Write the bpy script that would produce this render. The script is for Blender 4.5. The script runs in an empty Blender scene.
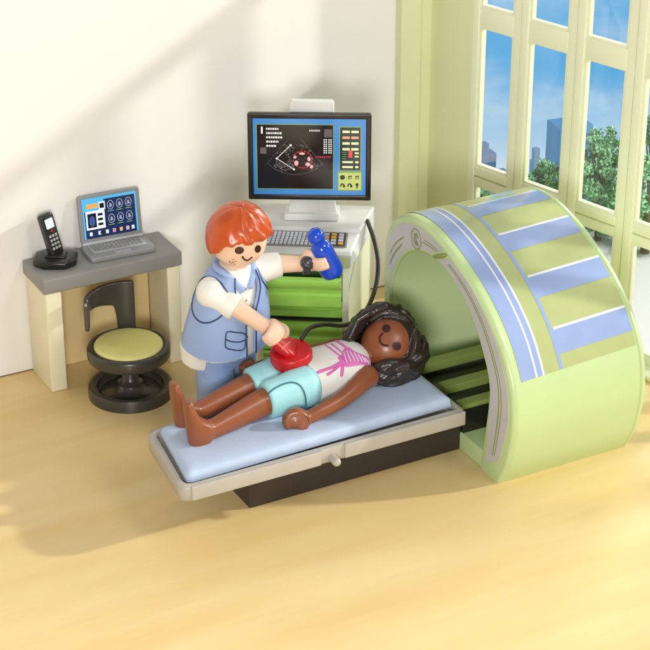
import bpy, bmesh, math, random
from mathutils import Vector, Matrix, noise
from mathutils.bvhtree import BVHTree
random.seed(7)
PI = math.pi
V = Vector
sc = bpy.context.scene
COL = sc.collection

# ------------------------------------------------------------------ camera
FPX, PITCH, YAW = 1931.0, 0.4675, 1.0753          # focal length in px of a 650 px frame
CAM = V((-25.0, -54.0, 30.0))
FWD = V((math.cos(YAW)*math.cos(PITCH), math.sin(YAW)*math.cos(PITCH), -math.sin(PITCH)))
RGT = V((math.sin(YAW), -math.cos(YAW), 0.0))
UPV = RGT.cross(FWD)
cd = bpy.data.cameras.new('camera'); cam = bpy.data.objects.new('camera', cd); COL.objects.link(cam)
M = Matrix((RGT, UPV, -FWD)).transposed().to_4x4(); M.translation = CAM
cam.matrix_world = M
cd.sensor_width = 36; cd.lens = 36*FPX/650.0; cd.clip_start = 1; cd.clip_end = 6000
cd.dof.use_dof = False
sc.camera = cam

def ray(x, y): return (FWD*FPX + RGT*(x-325) - UPV*(y-325)).normalized()
def bz(x, y, z=0.0):
    d = ray(x, y); return CAM + d*((z-CAM.z)/d.z)
def by(x, y, Y=0.0):
    d = ray(x, y); return CAM + d*((Y-CAM.y)/d.y)

# ------------------------------------------------------------------ materials
def lin(c):
    return tuple(((v/255.0)/12.92 if v/255.0 <= .04045 else ((v/255.0+.055)/1.055)**2.4) for v in c)
def mat(name, rgb, rough=.38, var=.04, scale=1.2, bump=.02, spec=.5, coat=0.0, sss=0.0, bscale=30.0, metal=0.0):
    m = bpy.data.materials.new(name); m.use_nodes = True
    nt = m.node_tree; b = nt.nodes['Principled BSDF']
    c = lin(rgb)
    tc = nt.nodes.new('ShaderNodeTexCoord')
    n = nt.nodes.new('ShaderNodeTexNoise'); n.inputs['Scale'].default_value = scale; n.inputs['Detail'].default_value = 4
    nt.links.new(tc.outputs['Object'], n.inputs['Vector'])
    r = nt.nodes.new('ShaderNodeValToRGB')
    r.color_ramp.elements[0].position = .3; r.color_ramp.elements[1].position = .7
    r.color_ramp.elements[0].color = tuple(v*(1-var) for v in c)+(1,)
    r.color_ramp.elements[1].color = tuple(min(1, v*(1+var)) for v in c)+(1,)
    nt.links.new(n.outputs['Fac'], r.inputs['Fac'])
    nt.links.new(r.outputs['Color'], b.inputs['Base Color'])
    b.inputs['Roughness'].default_value = rough
    b.inputs['Specular IOR Level'].default_value = spec
    b.inputs['Coat Weight'].default_value = coat
    b.inputs['Coat Roughness'].default_value = .15
    b.inputs['Metallic'].default_value = metal
    if sss:
        b.inputs['Subsurface Weight'].default_value = sss
        b.inputs['Subsurface Radius'].default_value = (.25, .12, .08)
        b.inputs['Subsurface Scale'].default_value = .5
    if bump:
        n2 = nt.nodes.new('ShaderNodeTexNoise'); n2.inputs['Scale'].default_value = bscale; n2.inputs['Detail'].default_value = 3
        nt.links.new(tc.outputs['Object'], n2.inputs['Vector'])
        bp = nt.nodes.new('ShaderNodeBump'); bp.inputs['Strength'].default_value = bump*4; bp.inputs['Distance'].default_value = .02
        nt.links.new(n2.outputs['Fac'], bp.inputs['Height'])
        nt.links.new(bp.outputs['Normal'], b.inputs['Normal'])
    return m
def emis(name, rgb, k=1.0):
    m = bpy.data.materials.new(name); m.use_nodes = True
    nt = m.node_tree; b = nt.nodes['Principled BSDF']
    b.inputs['Base Color'].default_value = lin(rgb)+(1,)
    b.inputs['Emission Color'].default_value = lin(rgb)+(1,)
    b.inputs['Emission Strength'].default_value = k
    b.inputs['Roughness'].default_value = .16
    return m

MT = dict(
 wall=mat('wall_paint', (240,237,232), .9, .012, .15, .01),
 greenwall=mat('pale_green_paint', (224,226,182), .75, .015, .2, .01),
 floor=None,
 frame=mat('window_frame_paint', (236,238,208), .45, .015, .5, .008),
 desk_top=mat('grey_plastic', (142,140,136), .42, .03, 1.5, .02),
 desk_leg=mat('ivory_plastic', (236,228,196), .4, .03, .6, .01),
 dark=mat('charcoal_plastic', (62,58,52), .3, .06, 2, .015, coat=.2),
 black=mat('black_plastic', (28,27,27), .28, .05, 2, .015, coat=.2),
 cushion=mat('yellow_plastic', (232,224,138), .42, .02, 2, .02),
 silver=mat('silver_plastic', (150,150,150), .35, .04, 2, .02, metal=.15),
 silver2=mat('light_silver_plastic', (176,178,182), .35, .04, 2, .02, metal=.1),
 bore_lit=mat('lightened_green_plastic', (216,234,180), .4, .02, .4, .01, coat=.1),  # housing plastic lightened in colour so the bore looks better lit
 gantry=mat('pale_green_plastic', (192,214,156), .33, .02, .4, .01, coat=.25),
 gline=mat('moss_green_print', (140,155,84), .4, .02, 1, 0),
 sgrey=mat('grey_sticker', (194,194,198), .35, .03, 1.5, .01),
 sblue=mat('blue_sticker', (150,170,214), .2, .03, 1.5, .006, coat=.6),
 solive=mat('olive_sticker', (178,188,128), .2, .03, 1.5, .006, coat=.6),
 swhite=mat('white_sticker', (228,232,240), .2, .02, 1.5, .006, coat=.6),
 tray=mat('tray_plastic', (178,172,162), .38, .03, 1.2, .02),
 mattress=mat('pale_blue_plastic', (178,194,218), .5, .05, 1.6, .05, bscale=14),
 base=mat('dark_brown_plastic', (54,46,42), .45, .08, 2, .03),
 cart=mat('cream_plastic', (226,226,200), .38, .02, .8, .012),
 cartw=mat('white_plastic', (222,224,220), .38, .02, .8, .012),
 cartg=mat('sage_plastic', (176,188,142), .4, .02, .8, .012),
 drawer=mat('lime_plastic', (162,216,92), .3, .03, 1.2, .012, coat=.3, sss=.0),
 cable=mat('black_rubber', (46,44,34), .4, .1, 3, .02),
 skin=mat('light_skin_plastic', (240,204,178), .36, .015, 1, .006, sss=.15),
 skin2=mat('brown_skin_plastic', (138,78,46), .36, .03, 1, .008, coat=.1),
 hair=mat('ginger_hair_plastic', (198,82,30), .3, .08, 2.5, .01, coat=.12),
 hair2=mat('black_hair_plastic', (44,36,33), .3, .1, 2.5, .01, coat=.2),
 vest=mat('vest_blue_plastic', (150,174,218), .42, .02, 1, .012),
 shirt=mat('white_shirt_plastic', (238,238,230), .42, .01, 1, .012),
 jeans=mat('jeans_blue_plastic', (140,166,214), .4, .03, 1.4, .012),
 navy=mat('navy_print', (52,66,104), .45, .04, 2, 0),
 deepblue=mat('deep_blue_lining', (44,62,132), .45, .04, 2, 0),
 jeanprint=mat('pale_blue_print', (178,198,228), .45, .02, 2, 0),
 brown=mat('brown_print', (66,34,20), .35, .04, 2, 0),
 brown2=mat('dark_brown_print', (62,24,18), .35, .04, 2, 0),
 stub=mat('stubble_print', (168,120,92), .5, .04, 2, 0),
 red=mat('red_plastic', (190,14,24), .38, .04, 1.5, .01, coat=.1),
 redline=mat('pale_red_print', (240,130,120), .4, .02, 2, 0),
 aqua=mat('aqua_plastic', (158,214,218), .4, .02, 1, .012),
 teal=mat('teal_print', (66,120,132), .45, .02, 1, 0),
 top=mat('white_top_plastic', (236,234,226), .4, .01, 1, .012),
 pink=mat('pink_print', (218,112,186), .4, .04, 2, 0),
 watch=mat('grey_watch_plastic', (74,74,78), .3, .1, 3, .02, metal=.3),
 btn=mat('grey_print', (150,145,130), .45, .04, 2, 0),
)
# translucent blue bottle
m = mat('translucent_blue_plastic', (30,92,240), .14, .05, 2, .0, coat=.5)
b = m.node_tree.nodes['Principled BSDF']; b.inputs['Transmission Weight'].default_value = .4; b.inputs['IOR'].default_value = 1.4
MT['bottle'] = m
m = mat('cyan_gel', (40,150,225), .2, .05, 2, 0); MT['gel'] = m
# floor: warm yellow laminate, faint long streaks
m = bpy.data.materials.new('floor_laminate'); m.use_nodes = True
nt = m.node_tree; b = nt.nodes['Principled BSDF']
tc = nt.nodes.new('ShaderNodeTexCoord'); mp = nt.nodes.new('ShaderNodeMapping')
mp.inputs['Rotation'].default_value = (0, 0, math.radians(8)); mp.inputs['Scale'].default_value = (.05, .35, 1)
n = nt.nodes.new('ShaderNodeTexNoise'); n.inputs['Scale'].default_value = 2.2; n.inputs['Detail'].default_value = 5
nt.links.new(tc.outputs['Object'], mp.inputs['Vector']); nt.links.new(mp.outputs['Vector'], n.inputs['Vector'])
r = nt.nodes.new('ShaderNodeValToRGB')
r.color_ramp.elements[0].position = .3; r.color_ramp.elements[1].position = .72
r.color_ramp.elements[0].color = lin((221,191,126))+(1,); r.color_ramp.elements[1].color = lin((230,206,152))+(1,)
fg = nt.nodes.new('ShaderNodeTexNoise'); fg.inputs['Scale'].default_value = 9; fg.inputs['Detail'].default_value = 6
nt.links.new(mp.outputs['Vector'], fg.inputs['Vector'])
mf = nt.nodes.new('ShaderNodeMixRGB'); mf.inputs[0].default_value = .06; mf.blend_type = 'OVERLAY'
nt.links.new(n.outputs['Fac'], r.inputs['Fac']); nt.links.new(r.outputs['Color'], mf.inputs[1]); nt.links.new(fg.outputs['Fac'], mf.inputs[2]); nt.links.new(mf.outputs[0], b.inputs['Base Color'])
n2 = nt.nodes.new('ShaderNodeTexNoise'); n2.inputs['Scale'].default_value = 1.3
nt.links.new(tc.outputs['Object'], n2.inputs['Vector'])
mr = nt.nodes.new('ShaderNodeMapRange'); mr.inputs['To Min'].default_value = .3; mr.inputs['To Max'].default_value = .46
nt.links.new(n2.outputs['Fac'], mr.inputs['Value']); nt.links.new(mr.outputs['Result'], b.inputs['Roughness'])
MT['floor'] = m
# window glass
m = bpy.data.materials.new('window_glass'); m.use_nodes = True
nt = m.node_tree; nt.nodes.clear()
o = nt.nodes.new('ShaderNodeOutputMaterial'); mx = nt.nodes.new('ShaderNodeMixShader'); t = nt.nodes.new('ShaderNodeBsdfTransparent')
g = nt.nodes.new('ShaderNodeBsdfGlossy'); g.inputs['Roughness'].default_value = .03
t.inputs['Color'].default_value = (.97, .985, .98, 1); mx.inputs['Fac'].default_value = .05
nt.links.new(t.outputs[0], mx.inputs[1]); nt.links.new(g.outputs[0], mx.inputs[2]); nt.links.new(mx.outputs[0], o.inputs['Surface'])
MT['glass'] = m

# ------------------------------------------------------------------ object helpers
def wloc(o):
    p = V((0, 0, 0))
    while o is not None:
        p += o.location; o = o.parent
    return p
def obj(name, bm, material, parent=None, smooth=True, angle=40):
    if isinstance(bm, bpy.types.Mesh): me = bm
    else:
        bmesh.ops.recalc_face_normals(bm, faces=bm.faces)
        me = bpy.data.meshes.new(name); bm.to_mesh(me); bm.free()
    if parent is not None: me.transform(Matrix.Translation(-wloc(parent)))
    if smooth:
        me.shade_smooth()
        if angle: 
            try: me.set_sharp_from_angle(angle=math.radians(angle))
            except Exception: pass
    ms = material if isinstance(material, (list, tuple)) else [material]
    me.materials.clear()
    for k in ms: me.materials.append(k)
    o = bpy.data.objects.new(name, me); COL.objects.link(o)
    if parent is not None: o.parent = parent
    return o
def obj_split(name, bm, material, parent=None, smooth=True, angle=40):
    """one object per separate piece of bm"""
    bmesh.ops.recalc_face_normals(bm, faces=bm.faces)
    bm.verts.ensure_lookup_table(); seen = set(); out = []
    for v0 in bm.verts:
        if v0.index in seen: continue
        stack = [v0]; grp = []; seen.add(v0.index)
        while stack:
            v = stack.pop(); grp.append(v)
            for e in v.link_edges:
                w_ = e.other_vert(v)
                if w_.index not in seen: seen.add(w_.index); stack.append(w_)
        nb = bmesh.new(); mp_ = {v.index: nb.verts.new(v.co) for v in grp}; fs = set()
        for v in grp:
            for f in v.link_faces:
                if f.index in fs: continue
                fs.add(f.index); nb.faces.new([mp_[q.index] for q in f.verts])
        out.append(obj(name, nb, material, parent, smooth, angle))
    bm.free(); return out
def setorigin(o, p):
    o.data.transform(Matrix.Translation(-V(p))); o.location = p
def thing(name, label, cat, loc=(0, 0, 0), group=None):
    o = bpy.data.objects.new(name, None); COL.objects.link(o); o.location = loc
    o.empty_display_size = .3
    o['label'] = label; o['category'] = cat
    if group: o['group'] = group
    return o
def tag(o, label, cat, group=None):
    o['label'] = label; o['category'] = cat
    if group: o['group'] = group
    return o
def struct(o): o['kind'] = 'structure'; return o

def bevel(bm, w, seg=3):
    if w > 0: bmesh.ops.bevel(bm, geom=list(bm.edges), offset=w, segments=seg, profile=.5, affect='EDGES', clamp_overlap=True)
def box(c, s, bev=.04, rot=0.0, seg=3, mtx=None):
    bm = bmesh.new(); bmesh.ops.create_cube(bm, size=1)
    bmesh.ops.scale(bm, vec=s, verts=bm.verts); bevel(bm, bev, seg)
    T = Matrix.Translation(c) @ Matrix.Rotation(rot, 4, 'Z') if mtx is None else mtx @ Matrix.Translation(c)
    bmesh.ops.transform(bm, matrix=T, verts=bm.verts)
    return bm
def merge(a, *bs):
    for b_ in bs:
        me = bpy.data.meshes.new('t'); b_.to_mesh(me); b_.free(); a.from_mesh(me); bpy.data.meshes.remove(me)
    return a
def prism(pts, z0, z1, bev=.0, mtx=None, seg=3):
    """2D outline extruded from z0 to z1 (local)"""
    bm = bmesh.new()
    vs = [bm.verts.new((p[0], p[1], z0)) for p in pts]; f = bm.faces.new(vs)
    r_ = bmesh.ops.extrude_face_region(bm, geom=[f])
    for e in r_['geom']:
        if isinstance(e, bmesh.types.BMVert): e.co.z = z1
    bmesh.ops.recalc_face_normals(bm, faces=bm.faces)
    if bev:
        ed = [e for e in bm.edges if abs(e.verts[0].co.z-e.verts[1].co.z) < 1e-6]
        bmesh.ops.bevel(bm, geom=ed, offset=bev, segments=seg, profile=.5, affect='EDGES', clamp_overlap=True)
    if mtx is not None: bmesh.ops.transform(bm, matrix=mtx, verts=bm.verts)
    return bm
def rrect(x0, y0, x1, y1, r, n=6):
    out = []
    for cx, cy, a0 in ((x1-r, y1-r, 0), (x0+r, y1-r, 90), (x0+r, y0+r, 180), (x1-r, y0+r, 270)):
        for k in range(n+1):
            a = math.radians(a0+90*k/n); out.append((cx+r*math.cos(a), cy+r*math.sin(a)))
    return out
def lathe(prof, c=(0, 0, 0), n=64, mtx=None):
    bm = bmesh.new(); rows = []
    for r_, z in prof:
        if r_ < 1e-5: rows.append([bm.verts.new((0, 0, z))])
        else: rows.append([bm.verts.new((r_*math.cos(2*PI*k/n), r_*math.sin(2*PI*k/n), z)) for k in range(n)])
    for a, b_ in zip(rows, rows[1:]):
        for k in range(n):
            k2 = (k+1) % n
            if len(a) == 1 and len(b_) == 1: continue
            if len(a) == 1: bm.faces.new((a[0], b_[k], b_[k2]))
            elif len(b_) == 1: bm.faces.new((a[k], b_[0], a[k2]))
            else: bm.faces.new((a[k], b_[k], b_[k2], a[k2]))
    T = Matrix.Translation(c) if mtx is None else mtx
    bmesh.ops.transform(bm, matrix=T, verts=bm.verts)
    return bm
def ring(c, ax, ay, rx, ry, n=40, e=2.0):
    out = []
    for k in range(n):
        a = 2*PI*k/n; ca, sa = math.cos(a), math.sin(a)
        u = math.copysign(abs(ca)**(2/e), ca)*rx; w = math.copysign(abs(sa)**(2/e), sa)*ry
        out.append(V(c)+V(ax)*u+V(ay)*w)
    return out
def loft(rings, cap0=True, cap1=True, bm=None):
    bm = bm or bmesh.new()
    rows = [[bm.verts.new(p) for p in r_] for r_ in rings]; n = len(rows[0])
    for a, b_ in zip(rows, rows[1:]):
        for k in range(n): bm.faces.new((a[k], a[(k+1) % n], b_[(k+1) % n], b_[k]))
    if cap0: bm.faces.new(rows[0][::-1])
    if cap1: bm.faces.new(rows[-1])
    return bm
def catmull(pts, m=8, closed=False):
    pts = [tuple(p) for p in pts]; out = []; n = len(pts); D = len(pts[0])
    rng = n if closed else n-1
    for i in range(rng):
        if closed: p0, p1, p2, p3 = pts[(i-1) % n], pts[i], pts[(i+1) % n], pts[(i+2) % n]
        else: p0, p1, p2, p3 = pts[max(i-1, 0)], pts[i], pts[i+1], pts[min(i+2, n-1)]
        for k in range(m):
            t = k/m
            out.append(tuple(.5*((2*p1[d])+(-p0[d]+p2[d])*t+(2*p0[d]-5*p1[d]+4*p2[d]-p3[d])*t*t+(-p0[d]+3*p1[d]-3*p2[d]+p3[d])*t**3) for d in range(D)))
    if not closed: out.append(pts[-1])
    return out
def resample(pts, n):
    pts = [V(p) for p in pts]; L = [0]
    for a, b_ in zip(pts, pts[1:]): L.append(L[-1]+(b_-a).length)
    out = []; j = 0
    for k in range(n):
        s = L[-1]*k/(n-1)
        while j < len(L)-2 and L[j+1] < s: j += 1
        t = (s-L[j])/max(1e-9, L[j+1]-L[j]); out.append(pts[j].lerp(pts[j+1], t))
    return out
def tube(pts, radii, n=20, bm=None, flat=1.0, flatdir=None, m=0):
    """round-capped tube; radii per point; flat<1 squashes along flatdir"""
    pts = [V(p) for p in pts]
    if not isinstance(radii, (list, tuple)): radii = [radii]*len(pts)
    if m:
        q = catmull([tuple(p)+(r_,) for p, r_ in zip(pts, radii)], m); pts = [V(p[:3]) for p in q]; radii = [max(.002, p[3]) for p in q]
    T = []
    for i in range(len(pts)):
        a = pts[max(i-1, 0)]; b_ = pts[min(i+1, len(pts)-1)]; T.append((b_-a).normalized())
    up = V(flatdir) if flatdir is not None else (V((0, 0, 1)) if abs(T[0].z) < .9 else V((1, 0, 0)))
    rings = []; x = None
    def rg(c, t, r_):
        nonlocal x
        x = (up-t*up.dot(t)) if (x is None or flatdir is not None) else (x-t*x.dot(t))
        x.normalize(); y = t.cross(x)
        return [c+x*(math.cos(2*PI*k/n)*r_*flat)+y*(math.sin(2*PI*k/n)*r_) for k in range(n)]
    for s in (85, 60, 35, 15):
        a = math.radians(s); rings.append(rg(pts[0]-T[0]*radii[0]*math.sin(a), T[0], radii[0]*math.cos(a)))
    for p, t, r_ in zip(pts, T, radii): rings.append(rg(p, t, r_))
    for s in (15, 35, 60, 85):
        a = math.radians(s); rings.append(rg(pts[-1]+T[-1]*radii[-1]*math.sin(a), T[-1], radii[-1]*math.cos(a)))
    return loft(rings, bm=bm)
def ellipsoid(c, r_, mtx=None, u=40, v=24, e=2.0):
    bm = bmesh.new(); bmesh.ops.create_uvsphere(bm, u_segments=u, v_segments=v, radius=1)
    if e != 2.0:
        for w in bm.verts:
            h = math.hypot(w.co.x, w.co.y); k = (h**e+abs(w.co.z)**e)**(1/e); w.co /= max(k, 1e-6)
    bmesh.ops.scale(bm, vec=r_, verts=bm.verts)
    T = Matrix.Translation(c) @ (mtx.to_4x4() if mtx is not None else Matrix.Identity(4))
    bmesh.ops.transform(bm, matrix=T, verts=bm.verts)
    return bm
def fuse(bm, vox=.05, smooth=4):
    """voxel union of everything in bm into one continuous skin; returns Mesh"""
    bmesh.ops.recalc_face_normals(bm, faces=bm.faces)
    me = bpy.data.meshes.new('f'); bm.to_mesh(me); bm.free()
    o = bpy.data.objects.new('f', me); COL.objects.link(o)
    r_ = o.modifiers.new('r', 'REMESH'); r_.mode = 'VOXEL'; r_.voxel_size = vox; r_.adaptivity = 0
    if smooth:
        s = o.modifiers.new('s', 'SMOOTH'); s.iterations = smooth; s.factor = .5
    dg = bpy.context.evaluated_depsgraph_get(); dg.update()
    out = bpy.data.meshes.new_from_object(o.evaluated_get(dg))
    bpy.data.objects.remove(o); bpy.data.meshes.remove(me)
    return out
def bvh_of(*objs):
    vs = []; fs = []
    for o in objs:
        off = len(vs); w = wloc(o)
        vs += [v.co+w for v in o.data.vertices]; fs += [[i+off for i in p.vertices] for p in o.data.polygons]
    return BVHTree.FromPolygons(vs, fs)
def hit(bv, x, y):
    h = bv.ray_cast(CAM, ray(x, y)); return (h[0], h[1]) if h[0] is not None else (None, None)
def print_line(bv, pix, r_=.02, m=5, closed=False, off=0.0):
    """thin raised line printed on a real surface"""
    q = catmull(pix, m, closed) if m > 1 else pix
    if closed: q = q+[q[0]]
    pts = []
    for x, y in q:
        p, nn = hit(bv, x, y)
        if p is None: continue
        if nn.dot(ray(x, y)) > 0: nn = -nn
        if pts and (p-pts[-1]).length > .5: continue
        pts.append(p+nn*off)
    return tube(pts, r_, n=6) if len(pts) > 1 else bmesh.new()
def print_patch(bv, pix, off=.012, rings=4, m=4):
    q = catmull(pix, m, True) if m > 1 else pix
    cx = sum(p[0] for p in q)/len(q); cy = sum(p[1] for p in q)/len(q)
    bm = bmesh.new(); prev = None
    def vv(x, y):
        p, nn = hit(bv, x, y)
        if p is None: return None
        if nn.dot(ray(x, y)) > 0: nn = -nn
        return bm.verts.new(p+nn*off)
    c = vv(cx, cy); prev = None
    for k in range(1, rings+1):
        t = k/rings; row = [vv(cx+(x-cx)*t, cy+(y-cy)*t) for x, y in q]
        for i in range(len(q)):
            j = (i+1) % len(q)
            f = (c, row[i], row[j]) if prev is None else (prev[i], row[i], row[j], prev[j])
            if all(w is not None for w in f):
                try: bm.faces.new(f)
                except ValueError: pass
        prev = row
    return bm
def oval(cx, cy, rx, ry, rot=0, n=10):
    a0 = math.radians(rot)
    return [(cx+rx*math.cos(a)*math.cos(a0)-ry*math.sin(a)*math.sin(a0), cy+rx*math.cos(a)*math.sin(a0)+ry*math.sin(a)*math.cos(a0)) for a in [2*PI*k/n for k in range(n)]]
def frame_mtx(o, x, y, z): 
    m_ = Matrix((V(x), V(y), V(z))).transposed().to_4x4(); m_.translation = V(o); return m_

# ================================================================== THE ROOM
def sheet(x0, y0, x1, y1, z):
    bm = bmesh.new(); bm.faces.new([bm.verts.new(p) for p in ((x0, y0, z), (x1, y0, z), (x1, y1, z), (x0, y1, z))]); return bm
WA = math.radians(-74); WD = V((math.cos(WA), math.sin(WA), 0)); WN = V((-math.sin(WA), math.cos(WA), 0))  # WN points outdoors
WN = -WN if WN.x < 0 else WN
WO = V((8.26, 0, 0))
def wp(s, off, z): p = WO+WD*s+WN*off; return V((p.x, p.y, z))
# floor as a polygon that ends under the window wall
pe = wp(60, .3, 0)
bm = bmesh.new(); bm.faces.new([bm.verts.new(p) for p in ((-70, .3, 0), (8.4, .3, 0), (pe.x, pe.y, 0), (-70, pe.y, 0))])
floor = struct(obj('floor', bm, MT['floor'], smooth=False))
bw = struct(obj('back_wall', box((-32.0, .35, 8), (78.4, .7, 16), 0), MT['wall'], smooth=False))
wd = struct(obj('wall_base_line', box((-31.6, -.008, .016), (77.6, .02, .032), 0), mat('brown_gap', (120,96,66), .8, .1, 1, 0), smooth=False))
# pilaster at the corner of the green wall
X0 = by(394, 180, -.05).x
struct(obj('corner_wall', box((X0+.78+.24, -.02, 8), (.75, .06, 16), 0), MT['greenwall'], smooth=False))
struct(obj('pilaster', box(((X0+X0+.78)/2, -.18, 8), (.78, .4, 16), .02), MT['greenwall'], smooth=False))
# window wall: solid panel beside the window, then the glazed doors
gm = frame_mtx(WO, WD, WN, (0, 0, 1))
struct(obj('green_wall', box((.96, .35, 8), (1.93, .7, 16), 0, mtx=gm), MT['greenwall'], smooth=False))
win = thing('window', 'tall pale green glazed window with muntins at the right, city view behind', 'window', wp(1.9, .2, 0))
def wbox(s0, s1, z0, z1, o0, o1, bev=.035): return box(((s0+s1)/2, (o0+o1)/2, (z0+z1)/2), (s1-s0, o1-o0, z1-z0), bev, mtx=gm)
panes = [(2.18, 3.62), (4.30, 5.90), (6.62, 8.25), (8.98, 10.6), (11.35, 13.0), (13.7, 15.35)]
TR = (4.22, 4.94)
ZT = 15.6
fr = bmesh.new()
edges = [1.9]+[v_ for p in panes for v_ in p]+[15.9]
for k in range(0, len(edges), 2):
    s0, s1 = edges[k], edges[k+1]
    mid = (s0+s1)/2
    if k in (0, len(edges)-2):
        merge(fr, wbox(s0, s1, 0, ZT, 0, .4))
    else:
        merge(fr, wbox(s0, mid-.03, 0, ZT, .06, .4), wbox(mid+.03, s1, 0, ZT, .0, .4), wbox(mid-.06, mid+.06, 0, ZT, .14, .3, 0))
obj('frame', fr, MT['frame'], win)
tr = bmesh.new()
for s0, s1 in panes:
    merge(tr, wbox(s0-.02, s1+.02, TR[0], (TR[0]+TR[1])/2-.03, .07, .38), wbox(s0-.02, s1+.02, (TR[0]+TR[1])/2+.02, TR[1], .03, .38),
          wbox(s0-.02, s1+.02, TR[0]+.2, TR[1]-.2, .16, .34, 0), wbox(s0-.02, s1+.02, 0, .42, .05, .38), wbox(s0-.02, s1+.02, 9.9, 10.6, .05, .38), wbox(s0-.02, s1+.02, ZT-.6, ZT, .05, .38))
obj('muntin', tr, MT['frame'], win)
obj('sill', wbox(1.87, 16, 0, .16, -.62, .05, .03), MT['frame'], win)
for s0, s1 in panes:
    for z0, z1 in ((.4, TR[0]+.02), (TR[1]-.02, 9.92), (10.58, ZT-.58)):
        # thin bead around each opening + the pane itself
        bd = bmesh.new()
        for a in (wbox(s0, s0+.07, z0, z1, .1, .3, .015), wbox(s1-.07, s1, z0, z1, .1, .3, .015), wbox(s0+.07, s1-.07, z0, z0+.09, .1, .3, .015), wbox(s0+.07, s1-.07, z1-.07, z1, .1, .3, .015)): merge(bd, a)
        pn = obj('pane', wbox(s0+.05, s1-.05, z0+.05, z1-.05, .19, .21, 0), MT['glass'], win, smooth=False)
        obj('bead', bd, MT['frame'], pn)

# ================================================================== OUTSIDE
def pol(az, dist, z): return V((CAM.x+math.cos(az)*dist, CAM.y+math.sin(az)*dist, z))
def azpx(x, y=160):
    d = ray(x, y); return math.atan2(d.y, d.x)
def zat(x, y, dist):
    d = ray(x, y); return CAM.z+d.z/math.hypot(d.x, d.y)*dist
pave = mat('pavement_concrete', (204,204,202), .85, .08, .02, .02)
GZ = -100.0
bm = bmesh.new()
rows = []
for dist, z in ((85, GZ), (304, GZ), (320, GZ-20), (420, -220), (900, -700), (1700, -900)):
    rows.append([bm.verts.new(pol(math.radians(a), dist, z)) for a in range(15, 96, 5)])
for a, b_ in zip(rows, rows[1:]):
    for k in range(len(a)-1): bm.faces.new((a[k], a[k+1], b_[k+1], b_[k]))
struct(obj('pavement', bm, pave))
# lawn edge strip in front of the trees
bm = bmesh.new(); a_ = []; b2 = []
for k in range(60):
    az = math.radians(25+k); w_ = 4*math.sin(k*.9)
    a_.append(bm.verts.new(pol(az, 297+w_*.5, GZ+.4))); b2.append(bm.verts.new(pol(az, 303.5, GZ+.4)))
for k in range(59): bm.faces.new((a_[k], a_[k+1], b2[k+1], b2[k]))
struct(obj('lawn', bm, mat('lawn_green', (110,125,70), .9, .2, .2, .1)))
# sky backdrop: a piece of a great sphere with a blue-to-pale gradient and clouds
bm = bmesh.new(); rows = []
for e in range(-50, 31, 4):
    el = math.radians(e); rows.append([bm.verts.new(CAM+V((math.cos(math.radians(a))*math.cos(el), math.sin(math.radians(a))*math.cos(el), math.sin(el)))*1900) for a in range(5, 106, 4)])
for a, b_ in zip(rows, rows[1:]):
    for k in range(len(a)-1): bm.faces.new((a[k], a[k+1], b_[k+1], b_[k]))
m = bpy.data.materials.new('sky_blue'); m.use_nodes = True; nt = m.node_tree; nt.nodes.clear()
o_ = nt.nodes.new('ShaderNodeOutputMaterial'); em = nt.nodes.new('ShaderNodeEmission'); em.inputs['Strength'].default_value = 1.0
tc = nt.nodes.new('ShaderNodeTexCoord'); sp = nt.nodes.new('ShaderNodeSeparateXYZ'); nt.links.new(tc.outputs['Object'], sp.inputs[0])
mr = nt.nodes.new('ShaderNodeMapRange'); mr.inputs['From Min'].default_value = CAM.z-1900*math.sin(math.radians(24.5)); mr.inputs['From Max'].default_value = CAM.z-1900*math.sin(math.radians(19))
nt.links.new(sp.outputs['Z'], mr.inputs['Value'])
rp = nt.nodes.new('ShaderNodeValToRGB'); nt.links.new(mr.outputs['Result'], rp.inputs['Fac'])
rp.color_ramp.elements[0].color = lin((228,235,243))+(1,); rp.color_ramp.elements[1].color = lin((98,178,232))+(1,)
e_ = rp.color_ramp.elements.new(.5); e_.color = lin((188,218,241))+(1,)
mp = nt.nodes.new('ShaderNodeMapping'); mp.inputs['Scale'].default_value = (.006, .006, .014); nt.links.new(tc.outputs['Object'], mp.inputs['Vector'])
cn = nt.nodes.new('ShaderNodeTexNoise'); cn.inputs['Scale'].default_value = 1.6; cn.inputs['Detail'].default_value = 6; nt.links.new(mp.outputs[0], cn.inputs['Vector'])
cr = nt.nodes.new('ShaderNodeValToRGB'); cr.color_ramp.elements[0].position = .42; cr.color_ramp.elements[1].position = .75
cr.color_ramp.elements[1].color = (.75, .75, .75, 1); nt.links.new(cn.outputs['Fac'], cr.inputs['Fac'])
mx = nt.nodes.new('ShaderNodeMixRGB'); mx.inputs[2].default_value = lin((226,236,246))+(1,)
nt.links.new(cr.outputs['Color'], mx.inputs[0]); nt.links.new(rp.outputs['Color'], mx.inputs[1]); nt.links.new(mx.outputs[0], em.inputs['Color']); nt.links.new(em.outputs[0], o_.inputs['Surface'])
struct(obj('sky', bm, m))

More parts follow.
